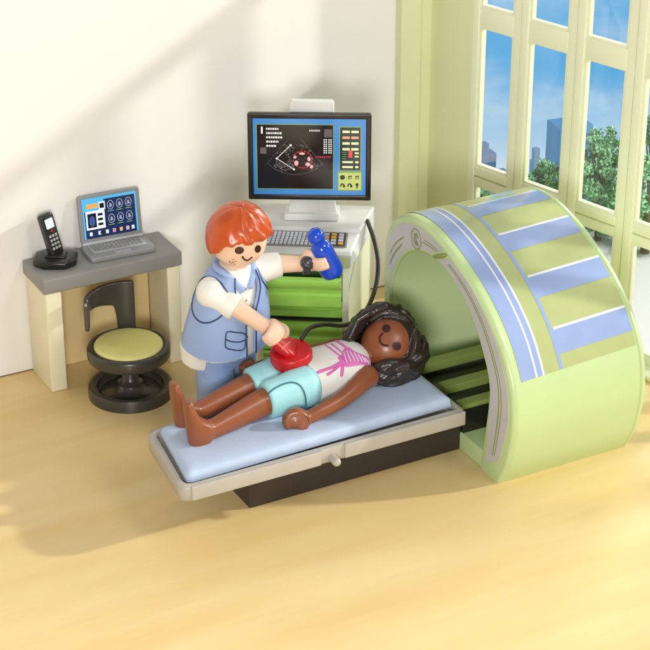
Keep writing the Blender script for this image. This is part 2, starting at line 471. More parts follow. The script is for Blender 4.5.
# trees
leafm = []
for i, c in enumerate(((138,192,146), (104,164,126), (164,208,158))):
    leafm.append(mat('leaf_green_%s' % 'abc'[i], c, .7, .25, .4, 0))
bark = mat('bark', (84,66,48), .9, .2, .5, .05)
def tree(name, label, cx, top, half, dist, seed=0, n=9000, group='trees beyond the window', low=.1):
    az = azpx(cx); base = pol(az, dist, GZ)
    ztop = zat(cx, top, dist); H = ztop-GZ; W = half*dist/FPX
    root = thing(name, label, 'tree', base, group)
    rnd = random.Random(cx*7+int(dist))
    tk = bmesh.new()
    merge(tk, tube([base, base+V((.2, .1, H*.35)), base+V((0, 0, H*.8))], [H*.03, H*.022, H*.006], n=10))
    clumps = []
    for k in range(75):
        h = rnd.uniform(low, .96)
        prof = math.sqrt(max(.04, 1-((h-.40)/.6)**2))
        a = rnd.uniform(0, 2*PI); rr = W*prof*rnd.uniform(.1, .95)
        c = base+V((math.cos(a)*rr, math.sin(a)*rr, H*h)); clumps.append((c, rnd.uniform(.14, .27)*W))
        if k % 6 == 0: merge(tk, tube([base+V((0, 0, H*h*.6)), c], [H*.010, H*.003], n=6))
    obj('trunk', tk, bark, root)
    bm = bmesh.new(); per = n//len(clumps)
    for c, r_ in clumps:
        mi = rnd.choice((0, 0, 1, 2))
        for _ in range(per):
            d = V((rnd.gauss(0, 1), rnd.gauss(0, 1), rnd.gauss(0, .7))).normalized()*r_*rnd.uniform(.3, 1.15)
            p = c+d; s = W*rnd.uniform(.025, .055)
            q = V((rnd.gauss(0, 1), rnd.gauss(0, 1), rnd.gauss(0, 1)+.6)).normalized(); w_ = q.orthogonal().normalized(); x_ = q.cross(w_)
            f = bm.faces.new([bm.verts.new(p+w_*s*1.4), bm.verts.new(p+x_*s), bm.verts.new(p-w_*s*1.4), bm.verts.new(p-x_*s)]); f.material_index = mi
    me = bpy.data.meshes.new('crown'); bm.to_mesh(me); bm.free()
    obj('crown', me, leafm, root, smooth=False)
for a in [('tree', 'large dark spreading tree filling the third window column', 603, 128, 36, 292),
          ('tree', 'tall dense tree cut off by the right edge of the view', 652, 106, 32, 288),
          ('tree', 'low round bush-like tree under the blue tower', 547, 162, 26, 298),
          ('tree', 'small tree at the left foot of the blue tower', 524, 182, 12, 301),
          ('tree', 'small low tree at the edge of the first window column', 482, 190, 14, 300),
          ('tree', 'mid green tree between the tower and the big tree', 578, 172, 20, 302),
          ('tree', 'low tree between the two big trees', 628, 168, 18, 300)]:
    tree(*a)
# skyline far below the plaza edge
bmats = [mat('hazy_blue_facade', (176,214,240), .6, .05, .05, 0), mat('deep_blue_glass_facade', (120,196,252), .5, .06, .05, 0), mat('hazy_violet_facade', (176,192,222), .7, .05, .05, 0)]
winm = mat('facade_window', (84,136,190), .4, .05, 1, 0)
def tower(x0, x1, top, dist, mi, label, nx, nz, step=0):
    xc = (x0+x1)/2; az = azpx(xc); w_ = (x1-x0)*dist*1.08/FPX; zt = zat(xc, top, dist); zb = -700.0
    c = pol(az, dist, zb); R_ = Matrix.Rotation(az-PI/2+.5, 4, 'Z'); w_ = w_/1.22
    root = thing('building', label, 'building', c, 'skyline buildings')
    T = Matrix.Translation(c) @ R_
    bm = box((0, 0, (zt-zb)/2), (w_, w_*.8, zt-zb), .3, mtx=T)
    if step: merge(bm, box((-w_*.18, 0, (zt-zb)/2+step/2), (w_*.5, w_*.5, zt-zb+step), .3, mtx=T))
    obj('facade', bm, bmats[mi], root, smooth=False)
    vis = 90
    for j in range(nz):
        z = (zt-zb)-3-vis*(j+.5)/nz
        obj('window_band', box((0, -w_*.4-.05, z), (w_*.9, .3, vis/nz*.45), 0, mtx=T), winm, root, smooth=False)
tower(546, 590, 122, 900, 1, 'tall blue glass tower, highest in the skyline', 6, 22)
tower(530, 545, 160, 1100, 0, 'pale blue block just left of the tall tower', 4, 12, 8)
tower(475, 496, 152, 1050, 2, 'stepped hazy block in the first window column', 5, 12, 6)
tower(494, 508, 170, 1150, 2, 'low hazy block at the right of the first window column', 5, 12)
tower(586, 600, 156, 1100, 2, 'small hazy block right of the tall tower', 4, 10, 5)

# ================================================================== DESK
DX0, DX1, DY0, DY1, DH = -6.86, -2.08, -1.88, -.03, 4.02
desk = thing('desk', 'grey topped desk with ivory panel legs against the wall', 'desk', ((DX0+DX1)/2, (DY0+DY1)/2, 0))
obj('desk_top', box(((DX0+DX1)/2, (DY0+DY1)/2, DH-.25), (DX1-DX0, DY1-DY0, .5), .06), MT['desk_top'], desk)
def leg_panel(xa, xb):
    bm = bmesh.new()
    merge(bm, box(((xa+xb)/2, (DY0+DY1)/2+.02, (DH-.5)/2), (xb-xa, DY1-DY0-.1, DH-.5), .05))
    return bm
obj('leg', leg_panel(DX0+.07, DX0+.62), MT['desk_leg'], desk)
obj('leg', leg_panel(DX1-.52, DX1-.07), MT['desk_leg'], desk)
obj('back_panel', box(((DX0+DX1)/2, DY1-.16, (DH-.5)/2+.0), (DX1-DX0-1.1, .12, DH-.52), .01), mat('tan_panel', (232,206,150), .5, .03, .8, .02), desk)

# ================================================================== LAPTOP
LA = math.radians(-3.0)
lu = V((math.cos(LA), math.sin(LA), 0)); lv = V((-math.sin(LA), math.cos(LA), 0)); LO = V((-5.02, -1.40, DH))
lm = frame_mtx(LO, lu, lv, (0, 0, 1)); LW, LDp = 2.22, 1.05
lap = thing('laptop', 'open silver laptop with medical images on its blue screen', 'laptop', LO+lu*LW/2+lv*LDp/2)
obj('laptop_base', prism(rrect(0, 0, LW, LDp, .12), 0, .17, .04, lm), MT['silver'], lap)
kb = bmesh.new()
obj('keyboard', prism(rrect(.2, .36, LW-.2, LDp-.12, .04), .165, .195, .01, lm), MT['silver2'], lap)
for r_ in range(4):
    for c in range(13):
        x = .27+c*.13; y = .42+r_*.13; merge(kb, box((x+.06, y+.055, .205), (.1, .095, .03), .01, mtx=lm, seg=1))
obj_split('key', kb, MT['silver'], lap)
obj('touchpad', prism(rrect(.85, .07, 1.4, .29, .04), .165, .185, .005, lm), MT['silver2'], lap)
tilt = math.radians(7)
hinge = LO+lv*(LDp+.02)+V((0, 0, .2))
sv = (lv*math.sin(tilt)+V((0, 0, math.cos(tilt)))).normalized(); sn = lu.cross(sv)   # sn faces viewer
SW, SH = 2.1, 1.62
smx = frame_mtx(hinge+lu*.06-lu*.02, lu, sv, sn)
obj('lid', prism(rrect(0, 0, SW, SH, .09), -.1, .02, .03, smx), MT['silver'], lap)
obj('hinge', tube([hinge+lu*.12, hinge+lu*(LW-.12)], .07, n=14), MT['silver2'], lap)
DISP = (.13, .17, SW-.13, SH-.1)
scr = obj('screen', prism([(DISP[0], DISP[1]), (DISP[2], DISP[1]), (DISP[2], DISP[3]), (DISP[0], DISP[3])], .021, .03, 0, smx), emis('screen_navy', (26,40,84), .35), lap, smooth=False)
def card(mtx, x0, y0, x1, y1, z, t=.004):
    return prism([(x0, y0), (x1, y0), (x1, y1), (x0, y1)], z, z+t, 0, mtx)
def disc(mtx, cx, cy, rx, ry, z, n=20, t=.004): return prism([(cx+rx*math.cos(2*PI*k/n), cy+ry*math.sin(2*PI*k/n)) for k in range(n)], z, z+t, 0, mtx)
def ringflat(mtx, cx, cy, rx, ry, w_, z, n=24, a0=0, a1=360, t=.004):
    bm = bmesh.new(); k0 = None; rws = []
    for k in range(n+1):
        a = math.radians(a0+(a1-a0)*k/n); c, s = math.cos(a), math.sin(a)
        rws.append([bm.verts.new(mtx @ V((cx+(rx-w_)*c, cy+(ry-w_)*s, z+t))), bm.verts.new(mtx @ V((cx+rx*c, cy+ry*s, z+t)))])
    for p, q in zip(rws, rws[1:]): bm.faces.new((p[0], p[1], q[1], q[0]))
    return bm
def lineflat(mtx, p, q, w_, z):
    p = V((p[0], p[1], 0)); q = V((q[0], q[1], 0)); d = (q-p).normalized(); nn = V((-d.y, d.x, 0))*w_/2
    bm = bmesh.new(); bm.faces.new([bm.verts.new(mtx @ (a+V((0, 0, z)))) for a in (p-nn, q-nn, q+nn, p+nn)]); return bm
E_white = emis('screen_white', (214,222,230), .45); E_sky = emis('screen_sky_blue', (80,170,220), .45); E_or = emis('screen_orange', (232,160,50), .45)
E_blk = emis('screen_black', (22,24,30), .1); E_grey = emis('screen_grey', (150,160,180), .4); E_red = emis('screen_red', (220,70,70), .4); E_grn = emis('screen_green', (120,190,110), .4)
dw, dh = DISP[2]-DISP[0], DISP[3]-DISP[1]
def L_(u0, v0, u1, v1, z): return card(smx, DISP[0]+dw*u0, DISP[1]+dh*v0, DISP[0]+dw*u1, DISP[1]+dh*v1, z)
bm = merge(L_(0, 0, .03, 1, .032), L_(.03, .93, .97, 1, .032), L_(.97, 0, 1, 1, .032), L_(.03, .68, .4, .93, .032))
obj('screen_border', bm, E_sky, scr, smooth=False)
bm = merge(L_(.05, .22, .4, .68, .037), L_(.3, .68, .42, .88, .037))
for u in (.12, .28, .42, .55, .68, .8, .9): merge(bm, L_(u-.025, .07, u+.025, .16, .037))
obj_split('screen_panel', bm, E_white, scr, smooth=False)
obj_split('screen_icon', merge(L_(.08, .74, .17, .86, .042), L_(.19, .74, .28, .86, .042), L_(.66, .075, .7, .155, .043)), E_or, scr, smooth=False)
obj_split('screen_photo', merge(L_(.08, .27, .24, .62, .042), L_(.32, .72, .40, .84, .042), L_(.27, .54, .36, .6, .042), L_(.27, .42, .36, .48, .042), L_(.27, .3, .36, .36, .042), L_(.29, .09, .35, .14, .042)), E_blk, scr, smooth=False)
obj('portrait', disc(smx, DISP[0]+dw*.16, DISP[1]+dh*.43, dw*.055, dh*.13, .047), emis('portrait_blue', (60,84,140), .3), scr, smooth=False)
bm = bmesh.new(); bk = bmesh.new()
for i in range(3):
    for j in range(2):
        cx, cy = DISP[0]+dw*(.52+.165*i), DISP[1]+dh*(.76-.34*j)
        merge(bm, ringflat(smx, cx, cy, dw*.062, dh*.115, .022, .036), ringflat(smx, cx, cy, dw*.034, dh*.06, .016, .036, a0=200, a1=340), disc(smx, cx, cy, dw*.02, dh*.05, .041, n=10))
        merge(bk, lineflat(smx, (cx-dw*.06, cy-dh*.15), (cx+dw*.05, cy-dh*.15), .018, .036))
obj_split('scan_icon', bm, E_grey, scr, smooth=False); obj_split('caption_bar', bk, E_grn, scr, smooth=False)
bm = L_(.535, .075, .565, .155, .043); merge(bm, L_(.79, .08, .81, .15, .043)); obj_split('red_icon', bm, E_red, scr, smooth=False)

# ================================================================== TELEPHONE
ph = thing('cordless_phone', 'black cordless telephone standing in its charging cradle on the desk', 'telephone', (-5.95, -.75, DH))
pm = Matrix.Translation((-5.98, -.78, DH)) @ Matrix.Rotation(math.radians(-30), 4, 'Z')
out = [(-.62, -.28), (-.3, -.52), (.35, -.5), (.62, -.2), (.6, .3), (.3, .48), (-.35, .48), (-.62, .2)]
out = [(x*1.1, y*1.1) for x, y in out]; bm = prism(out, 0, .26, .07, pm)
merge(bm, prism(rrect(-.34, -.22, .36, .26, .1), .22, .33, .05, pm))
obj('cradle', bm, MT['black'], ph)
pb = V((-5.92, -.72, DH+.22)); pt = by(44, 213.5, -.42)
pz = (pt-pb).normalized(); pface = V((.30, -.95, 0)); pface = (pface-pz*pface.dot(pz)).normalized(); pxv = pz.cross(pface)*-1
pxv = pface.cross(pz)*-1
PL = (pt-pb).length
hm = frame_mtx(pb, pxv, pz, pface)
if hm.to_3x3().determinant() < 0: hm = frame_mtx(pb, -pxv, pz, pface)
hs = obj('handset', prism(rrect(-.24, 0, .24, PL, .12), -.13, .13, .05, hm), MT['black'], ph)
obj('phone_display', prism(rrect(-.15, PL*.66, .15, PL*.88, .03), .125, .145, .004, hm), emis('phone_display_glow', (190,214,228), .6), hs)
bm = bmesh.new()
for j in range(4):
    for i in (-1, 0, 1): merge(bm, prism(rrect(i*.115-.04, PL*(.17+.095*j), i*.115+.04, PL*(.17+.095*j)+.085, .015), .125, .15, .005, hm))
obj_split('keypad', bm, MT['silver2'], hs)
obj('call_button', disc(hm, 0, PL*.6, .045, .04, .128, t=.02), MT['red'], hs)

# ================================================================== STOOL
SCn = V((-4.56, -3.03, 0))
st = thing('stool', 'round charcoal swivel stool with yellow cushion and hooked backrest', 'stool', SCn)
bp_ = [(1.36, 0), (1.36, .3), (1.33, .38), (1.27, .41), (1.2, .41), (1.15, .38), (1.08, .34), (1.06, .12), (1.0, .07), (0, .07)]
bm = lathe([(0, 0.001)]+bp_, SCn)
merge(bm, lathe([(.0, .0), (1.07, .0), (1.02, .1), (.7, .14), (.5, .22), (.4, .34), (.36, .42), (.0, .42)], SCn))
obj('base_ring', bm, MT['dark'], st)
obj('column', lathe([(.0, .36), (.36, .36), (.4, .4), (.4, .46), (.32, .52), (.27, .58), (.27, 1.4), (.0, 1.4)], SCn), MT['dark'], st)
SZ = 1.78
obj('seat', lathe([(0, SZ-.47), (1.22, SZ-.47), (1.3, SZ-.42), (1.33, SZ-.34), (1.33, SZ-.1), (1.3, SZ-.04), (1.24, SZ-.01), (1.17, SZ-.01), (1.13, SZ-.05), (0, SZ-.06)], SCn), MT['dark'], st)
obj('cushion', lathe([(0, SZ-.07), (1.1, SZ-.07), (1.1, SZ-.01), (1.07, SZ+.03), (1.0, SZ+.05), (.5, SZ+.065), (0, SZ+.07)], SCn), MT['cushion'], st)
# curved backrest wrapped round the rear of the rim
def backrest():
    bm = bmesh.new(); R1, R2 = 1.2, 1.34; ztop = SZ+1.62; rows = []
    az0, az1 = 56, 158; N = 60
    for k in range(N+1):
        t = k/N; az = math.radians(az0+(az1-az0)*t)
        zh = ztop+.02-.06*t
        if t < .25: zl = SZ-.40
        elif t < .32: u = (t-.25)/.07; zl = SZ-.40+(ztop-.80-SZ+.40)*math.sin(u*PI/2)**.5
        elif t < .85: u = (t-.32)/.53; zl = ztop-.80+.20*math.sin(u*PI/2)
        else: u = (t-.85)/.05; zl = ztop-.60-.52*min(1, max(0, u))**.5
        if t > .93: zh -= .25*((t-.93)/.07)**2
        if t < .04: zh -= .08*((.04-t)/.04)**2
        c, s = math.cos(az), math.sin(az)
        rows.append([bm.verts.new(SCn+V((c*r_, s*r_, z))) for r_, z in ((R1, zl), (R2, zl), (R2, zh), (R1, zh))])
    for a, b_ in zip(rows, rows[1:]):
        for i in range(4): bm.faces.new((a[i], a[(i+1) % 4], b_[(i+1) % 4], b_[i]))
    bm.faces.new(rows[0]); bm.faces.new(rows[-1][::-1])
    return bm
o_ = obj('backrest', backrest(), MT['dark'], st, angle=30)
md = o_.modifiers.new('b', 'BEVEL'); md.width = .035; md.segments = 2; md.limit_method = 'ANGLE'

# ================================================================== SCANNER GANTRY
gan = thing('scanner', 'pale green arched body scanner with blue striped stickers', 'medical scanner', (5.2, -10.2, 0))
OUT = [(-13.35,0),(-13.75,.8),(-14.0,2.1),(-13.85,3.3),(-13.4,4.15),(-12.9,4.75),(-12.1,5.4),(-11.2,5.9),(-10.1,6.35),(-8.95,6.6),(-7.85,6.55),(-7.0,6.15),(-6.5,5.45),(-6.38,4.5),(-6.38,2.2),(-6.38,0)]
BOR = [(-12.3,0),(-12.42,1.0),(-12.58,2.1),(-12.58,3.0),(-12.15,3.9),(-11.45,4.78),(-10.55,5.4),(-9.5,5.72),(-8.45,5.6),(-7.6,5.1),(-7.0,4.2),(-6.82,3.2),(-6.8,1.6),(-6.8,0)]
N_ = 120
outc = [V((p[0], p[1])) for p in resample([V((a, b_, 0)) for a, b_ in catmull(OUT, 8)], N_)]
borc = [V((p[0], p[1])) for p in resample([V((a, b_, 0)) for a, b_ in catmull(BOR, 8)], N_)]
def inset(c, d):
    out = []
    for i, p in enumerate(c):
        t = (c[min(i+1, len(c)-1)]-c[max(i-1, 0)]).normalized(); nn = V((t.y, -t.x))   # towards inside of the arch
        q = p+nn*d; q.y = max(q.y, 0) if 0 < i < len(c)-1 else 0
        out.append(q)
    return out
XF, XB = 2.82, 7.55
cen = V((-9.6, 2.5))
def scl(c, k): return [V((cen.x+(p.x-cen.x)*k, max(0, cen.y+(p.y-cen.y)*k) if p.y > .05 else 0)) for p in c]
secs = []
ins = lambda d: inset(outc, d)
secs += [(XB-.0, ins(.5)), (XB, ins(.12)), (XB-.05, ins(.03)), (XB-.12, ins(0)), (XB-.18, ins(0)), (XB-.2, ins(.03)), (XB-.24, ins(.03)), (XB-.26, ins(0))]
for x in (6.5, 5.5, 4.5, 3.6): secs.append((x, outc))
for a in range(0, 91, 15):
    r_ = math.radians(a); secs.append((XF+.18-.18*math.sin(r_), ins(.15*(1-math.cos(r_)))))
for a in range(0, 91, 15):
    r_ = math.radians(a); secs.append((XF+.1*(1-math.cos(r_)), inset(borc, -.08*(1-math.sin(r_)))))
for x, k in ((3.4, .99), (4.2, .96), (5.0, .925), (5.8, .87), (6.4, .8), (6.9, .68), (7.15, .5), (7.25, .25)): secs.append((x, scl(borc, k)))
nsp = len(secs)-8
def shell_rows(ss):
    bm = bmesh.new(); rows = []
    for x, c in ss: rows.append([bm.verts.new((x, p.x, p.y)) for p in c])
    for a, b_ in zip(rows, rows[1:]):
        for i in range(N_-1): bm.faces.new((a[i], a[i+1], b_[i+1], b_[i]))
    return bm, rows
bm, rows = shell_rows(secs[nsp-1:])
bm.faces.new(rows[-1]); obj('bore_lightened', bm, MT['bore_lit'], gan, angle=50)  # inside of the bore, its brightness put into a paler colour
bm, rows = shell_rows(secs[:nsp])
bk = [bm.verts.new((XB-.02, p.x, p.y)) for p in ins(.45)]; bm.faces.new(bk)
shell = obj('housing', bm, MT['gantry'], gan, angle=50)
# foot block between the legs with stepped rails
bm = box(((XF+7.2)/2+.04, -9.6, .3), (7.2-XF, 7.0, .6), .06)
obj('foot_block', bm, MT['gantry'], gan)
obj('rail_bed', box((5.05, -9.75, 1.0), (4.3, 2.9, .82), .03), MT['black'], gan)
for y_, z_ in ((-10.95, 1.5), (-9.9, 1.62), (-8.6, 1.75)):
    obj('rail', box((5.05, y_, z_-.1), (4.35, .42, .3), .04), MT['gline'], gan)
# grey face sticker
SO = [(-13.3,.75),(-13.68,2.2),(-13.58,3.2),(-13.15,4.1),(-12.5,4.9),(-11.4,5.68),(-10.2,6.12),(-9.2,6.36),(-8.2,6.38),(-7.35,6.08),(-6.8,5.5),(-6.62,4.9)]
SI = [(-12.62,.35),(-12.72,2.1),(-12.70,3.1),(-12.27,3.98),(-11.52,4.88),(-10.6,5.48),(-9.5,5.80),(-8.45,5.7),(-7.6,5.22),(-7.02,4.4),(-6.86,3.9),(-6.76,3.5)]
so = [V((a, b_)) for a, b_ in catmull(SO, 10)]; si = [V((a, b_)) for a, b_ in catmull(SI, 10)]
def strip(i0, i1, w0, w1, x, m_, name, par, wob=0):
    bm = bmesh.new(); rw = []
    for i in range(i0, i1+1):
        a, b_ = so[i], si[i]; p = b_.lerp(a, w0); q = b_.lerp(a, w1)
        rw.append([bm.verts.new((x, p.x, p.y)), bm.verts.new((x, q.x, q.y)), bm.verts.new((x+.03, q.x, q.y)), bm.verts.new((x+.03, p.x, p.y))])
    for a, b_ in zip(rw, rw[1:]):
        for k in range(4): bm.faces.new((a[k], a[(k+1) % 4], b_[(k+1) % 4], b_[k]))
    bm.faces.new(rw[0]); bm.faces.new(rw[-1][::-1])
    return obj(name, bm, m_, par, angle=30)
nS = len(so)-1
seam = 62
fs1 = strip(0, seam-3, 0, 1, XF-.012, MT['sgrey'], 'face_sticker', gan)
fs2 = strip(seam+1, nS, 0, 1, XF-.012, MT['sgrey'], 'face_sticker', gan)
strip(2, seam-5, .44, .5, XF-.02, MT['gline'], 'printed_line', fs1); strip(2, seam-5, .58, .63, XF-.02, MT['gline'], 'printed_line', fs1)
strip(seam+1, seam+9, .46, .52, XF-.02, MT['gline'], 'printed_line', fs2); strip(seam+1, seam+9, .62, .67, XF-.02, MT['gline'], 'printed_line', fs2)
strip(84, 100, .36, .43, XF-.02, MT['gline'], 'printed_line', fs2); strip(84, 100, .58, .63, XF-.02, MT['gline'], 'printed_line', fs2)

# raised seam ridge between the two stickers
p, q = si[seam-1].lerp(so[seam-1], -.05), si[seam-1].lerp(so[seam-1], 1.15)
obj('seam_ridge', tube([(XF+.04, p.x, p.y), (XF-.01, (p.x+q.x)/2-.04, (p.y+q.y)/2), (XF+.08, q.x, q.y)], [.06, .075, .05], n=12, m=4), MT['gline'], gan)
# emblem on the top of the face
lc = si[75].lerp(so[75], .52)
emx = frame_mtx((XF-.013, lc.x, lc.y), (0, -1, 0), (0, 0, 1), (-1, 0, 0))
bm = ringflat(emx, 0, 0, .3, .34, .035, .006, n=30); merge(bm, ringflat(emx, 0, 0, .14, .2, .05, .006, a0=20, a1=330), lineflat(emx, (-.12, .14), (.12, -.2), .05, .009), lineflat(emx, (0, .2), (.0, -.22), .04, .013))
obj('emblem', bm, MT['gline'], fs2)
# decoration wrapped over the outer skin, in (x, arc length) coordinates
cl = [0]
for a, b_ in zip(outc, outc[1:]): cl.append(cl[-1]+(b_-a).length)
def at_t(t, off):
    t = max(0, min(cl[-1]-1e-4, t)); j = 0
    while cl[j+1] < t: j += 1
    k = (t-cl[j])/(cl[j+1]-cl[j]); p = outc[j].lerp(outc[j+1], k)
    d = (outc[min(j+2, N_-1)]-outc[max(j-1, 0)]).normalized(); nn = V((-d.y, d.x))
    return p+nn*off
def skin_patch(x0, x1, t0, t1, off, skew=0.0):
    bm = bmesh.new(); n = max(2, int((t1-t0)/.12)); rw = []
    for k in range(n+1):
        t = t0+(t1-t0)*k/n
        rw.append([bm.verts.new((x, *at_t(t+skew*(x-3.15), off))) for x in (x0, x0+(x1-x0)*.33, x0+(x1-x0)*.66, x1)])
    for a, b_ in zip(rw, rw[1:]):
        for i in range(3): bm.faces.new((a[i], a[i+1], b_[i+1], b_[i]))
    return bm
TB, TT = 3.68, 14.6; SK = .045
wrap = obj('wrap_sticker', skin_patch(3.16, 7.27, TB, TT, .008, SK), MT['solive'], gan, angle=0)
bm = skin_patch(3.16, 3.66, TB, TT, .014, SK); merge(bm, skin_patch(3.72, 3.9, TB, TT, .014, SK), skin_patch(4.5, 4.62, TB, TT, .014, SK))
bw_ = skin_patch(3.66, 3.72, TB, TT, .014, SK); merge(bw_, skin_patch(3.9, 3.97, TB, TT, .014, SK))
t = 4.12
while t < TT-1:
    merge(bm, skin_patch(4.62, 7.27, t, t+.72, .014, SK)); merge(bw_, skin_patch(4.66, 7.27, t+.72, t+.8, .015, SK)); t += 1.78
obj_split('blue_band', bm, MT['sblue'], wrap, angle=0); obj_split('white_line', bw_, MT['swhite'], wrap, angle=0)

# ================================================================== EXAMINATION BED
bed = thing('patient_bed', 'sliding scanner bed with grey tray and dark base under the patient', 'bed', (-1.5, -10.5, 0))
obj('bed_base', box((-.7, -10.35, .62), (7.2, 1.5, 1.24), .05), MT['base'], bed)
obj('slide_rail', box((-1.6, -10.4, 1.35), (7.6, 1.9, .26), .03), MT['base'], bed)
def bedout(i=0.0, r_=.35):
    p = [(-6.86+i, -12.08+i, .42), (2.45-i, -12.0+i, .18), (2.45-i, -8.6-i, .18), (-6.42+i, -8.6-i, .42)]; out = []
    n = len(p)
    for k in range(n):
        c = V(p[k][:2]); a = (V(p[k-1][:2])-c).normalized(); b_ = (V(p[(k+1) % n][:2])-c).normalized(); r_ = max(.05, p[k][2]-i*.6)
        for j in range(8):
            t = j/7; out.append(tuple(c+a*r_*(1-t)**2+b_*r_*t**2))
    return out
# tray: solid pan with a raised lip
bm = bmesh.new()
rws = []
for i, z in ((.08, 1.42), (.0, 1.5), (0, 1.86), (.03, 1.92), (.12, 1.94), (.2, 1.92), (.22, 1.86), (.24, 1.72)):
    rws.append([bm.verts.new((x, y, z)) for x, y in bedout(i)])
for a, b_ in zip(rws, rws[1:]):
    n = len(a)
    for k in range(n): bm.faces.new((a[k], a[(k+1) % n], b_[(k+1) % n], b_[k]))
bm.faces.new(rws[0][::-1]); bm.faces.new(rws[-1])
obj('tray', bm, MT['tray'], bed, angle=50)
# clamped side rails left and right of the latch
sx = bz(323, 447, 1.7).x
def clampbar(x0, x1):
    return merge(box(((x0+x1)/2, -12.1, 1.72), (x1-x0, .14, .5), .05))
obj('side_rail', box(((-6.55+sx-.35)/2, -12.07, 1.71), (sx-.35+6.55, .12, .46), .04), MT['tray'], bed)
obj('side_rail', box(((sx+.42+2.4)/2, -12.04, 1.71), (2.4-sx-.42, .12, .46), .04), MT['tray'], bed)
lp = bz(333, 457, 1.55); 
obj('latch', tube([(sx+.02, -12.02, 1.62), (sx+.02, -12.32, 1.6)], .13, n=20), MT['tray'], bed)
bm = bmesh.new(); rws = []
for i, z in ((.34, 1.8), (.3, 1.98), (.34, 2.08), (.44, 2.14), (.62, 2.17), (.9, 2.17)):
    rws.append([bm.verts.new((x, y, z+(.04 if x < -5.4 else 0)+(.16 if x > .8 and i > .3 else 0))) for x, y in bedout(i)])
for a, b_ in zip(rws, rws[1:]):
    n = len(a)
    for k in range(n): bm.faces.new((a[k], a[(k+1) % n], b_[(k+1) % n], b_[k]))
bm.faces.new(rws[-1])
bmesh.ops.recalc_face_normals(bm, faces=bm.faces)
mo = obj('mattress', bm, MT['mattress'], bed, angle=60)

# ================================================================== ULTRASOUND CART
CA = math.radians(-33); cu = V((math.cos(CA), math.sin(CA), 0)); cv = V((-math.sin(CA), math.cos(CA), 0)); C0 = V((-.56, -4.18, 0))
cm = frame_mtx(C0, cu, cv, (0, 0, 1))
cart = thing('ultrasound_cart', 'cream ultrasound cart with green drawers, keyboard and monitor', 'medical cart', C0+cu*1.5+cv*1.3)
W_, D_, H_ = 2.95, 2.9, 4.72
# carcass: two sides, back, bottom, shelves
WR = 3.48
bm = prism([(0, 0), (.2, 0), (.2, D_), (-.05, D_)], .25, H_-.02, .02, cm)
merge(bm, prism([(W_-.2, 0), (W_, 0), (WR, D_), (WR-.3, D_)], .25, H_-.02, .02, cm))
merge(bm, box((W_/2, D_-.1, H_/2), (W_, .2, H_-.6), .02, mtx=cm))
obj('side_panels', bm, MT['cart'], cart)
obj('plinth', prism([(-.1, -.12), (W_+.05, -.12), (WR+.05, D_), (-.15, D_)], 0, .62, .05, cm), MT['cart'], cart)
obj('recess', box((W_/2, 1.4, 2.5), (W_-.42, 2.2, 3.9), 0, mtx=cm), mat('dark_recess', (70,104,58), .7, .05, 1, 0), cart, smooth=False)
# top housing: stepped, with the angled key panel in front
tp = bmesh.new()
side = [(-.18, H_-.5), (-.18, H_-.06), (-.1, H_+.02), (.08, H_+.04), (1.0, H_+.2), (1.1, H_+.3), (D_+.05, H_+.3), (D_+.05, H_-.5)]
rw = []
for x, e in ((-.12, .0), (-.06, .0), (W_+.04, .0), (W_+.1, .0)):
    k = 0 if x in (-.06, W_+.04) else .05
    rr = []
    for y, z in side:
        xx = x+(WR-W_)*max(0, y)/D_*(1 if x > 1 else 0)-(.05*max(0, y)/D_ if x < 1 else 0)
        rr.append(tp.verts.new(cm @ V((xx, y+k*(1 if y < 1 else -1), z-(k if z > H_-.3 else -k)))))
    rw.append(rr)
for a, b_ in zip(rw, rw[1:]):
    for i in range(len(a)): tp.faces.new((a[i], a[(i+1) % len(a)], b_[(i+1) % len(a)], b_[i]))
tp.faces.new(rw[0][::-1]); tp.faces.new(rw[-1])
obj('top_housing', tp, MT['cartw'], cart, angle=30)
obj('front_lip', box((W_/2, -.16, H_-.3), (W_+.1, .12, .42), .04, mtx=cm), MT['cartg'], cart)
# key panel on the sloping top
k0 = cm @ V((.0, .1, H_+.045)); kd = (cm @ V((0, 1.0, H_+.2)))-(cm @ V((0, .1, H_+.045))); kd.normalize()
km = frame_mtx(k0, cu, kd, cu.cross(kd))
kp = obj('key_panel', prism(rrect(.08, .03, W_-.08, .86, .05), 0, .03, .008, km), MT['desk_top'], cart)
bm = bmesh.new()
for r_ in range(5):
    for c in range(13): merge(bm, prism([(.2+c*.133+r_*.012, .1+r_*.14), (.29+c*.133+r_*.012, .1+r_*.14), (.29+c*.133+r_*.012, .2+r_*.14), (.2+c*.133+r_*.012, .2+r_*.14)], .03, .06, 0, km))
obj_split('key', bm, MT['swhite'], kp, smooth=False)
obj('control_pad', prism(rrect(2.05, .07, W_-.14, .82, .04), .031, .042, 0, km), MT['watch'], kp)
bo, bg = bmesh.new(), bmesh.new()
for i in range(3):
    for j in range(4):
        c_ = prism(rrect(2.12+i*.23, .13+j*.165, 2.28+i*.23, .13+j*.165+.11, .02), .04, .075, 0, km)
        merge(bo if (i, j) in ((1, 3), (0, 2), (1, 2), (2, 0)) else bg, c_)
obj_split('orange_key', bo, mat('amber_key', (226,168,74), .4, .03, 1, 0), kp); obj_split('grey_key', bg, MT['sgrey'], kp)
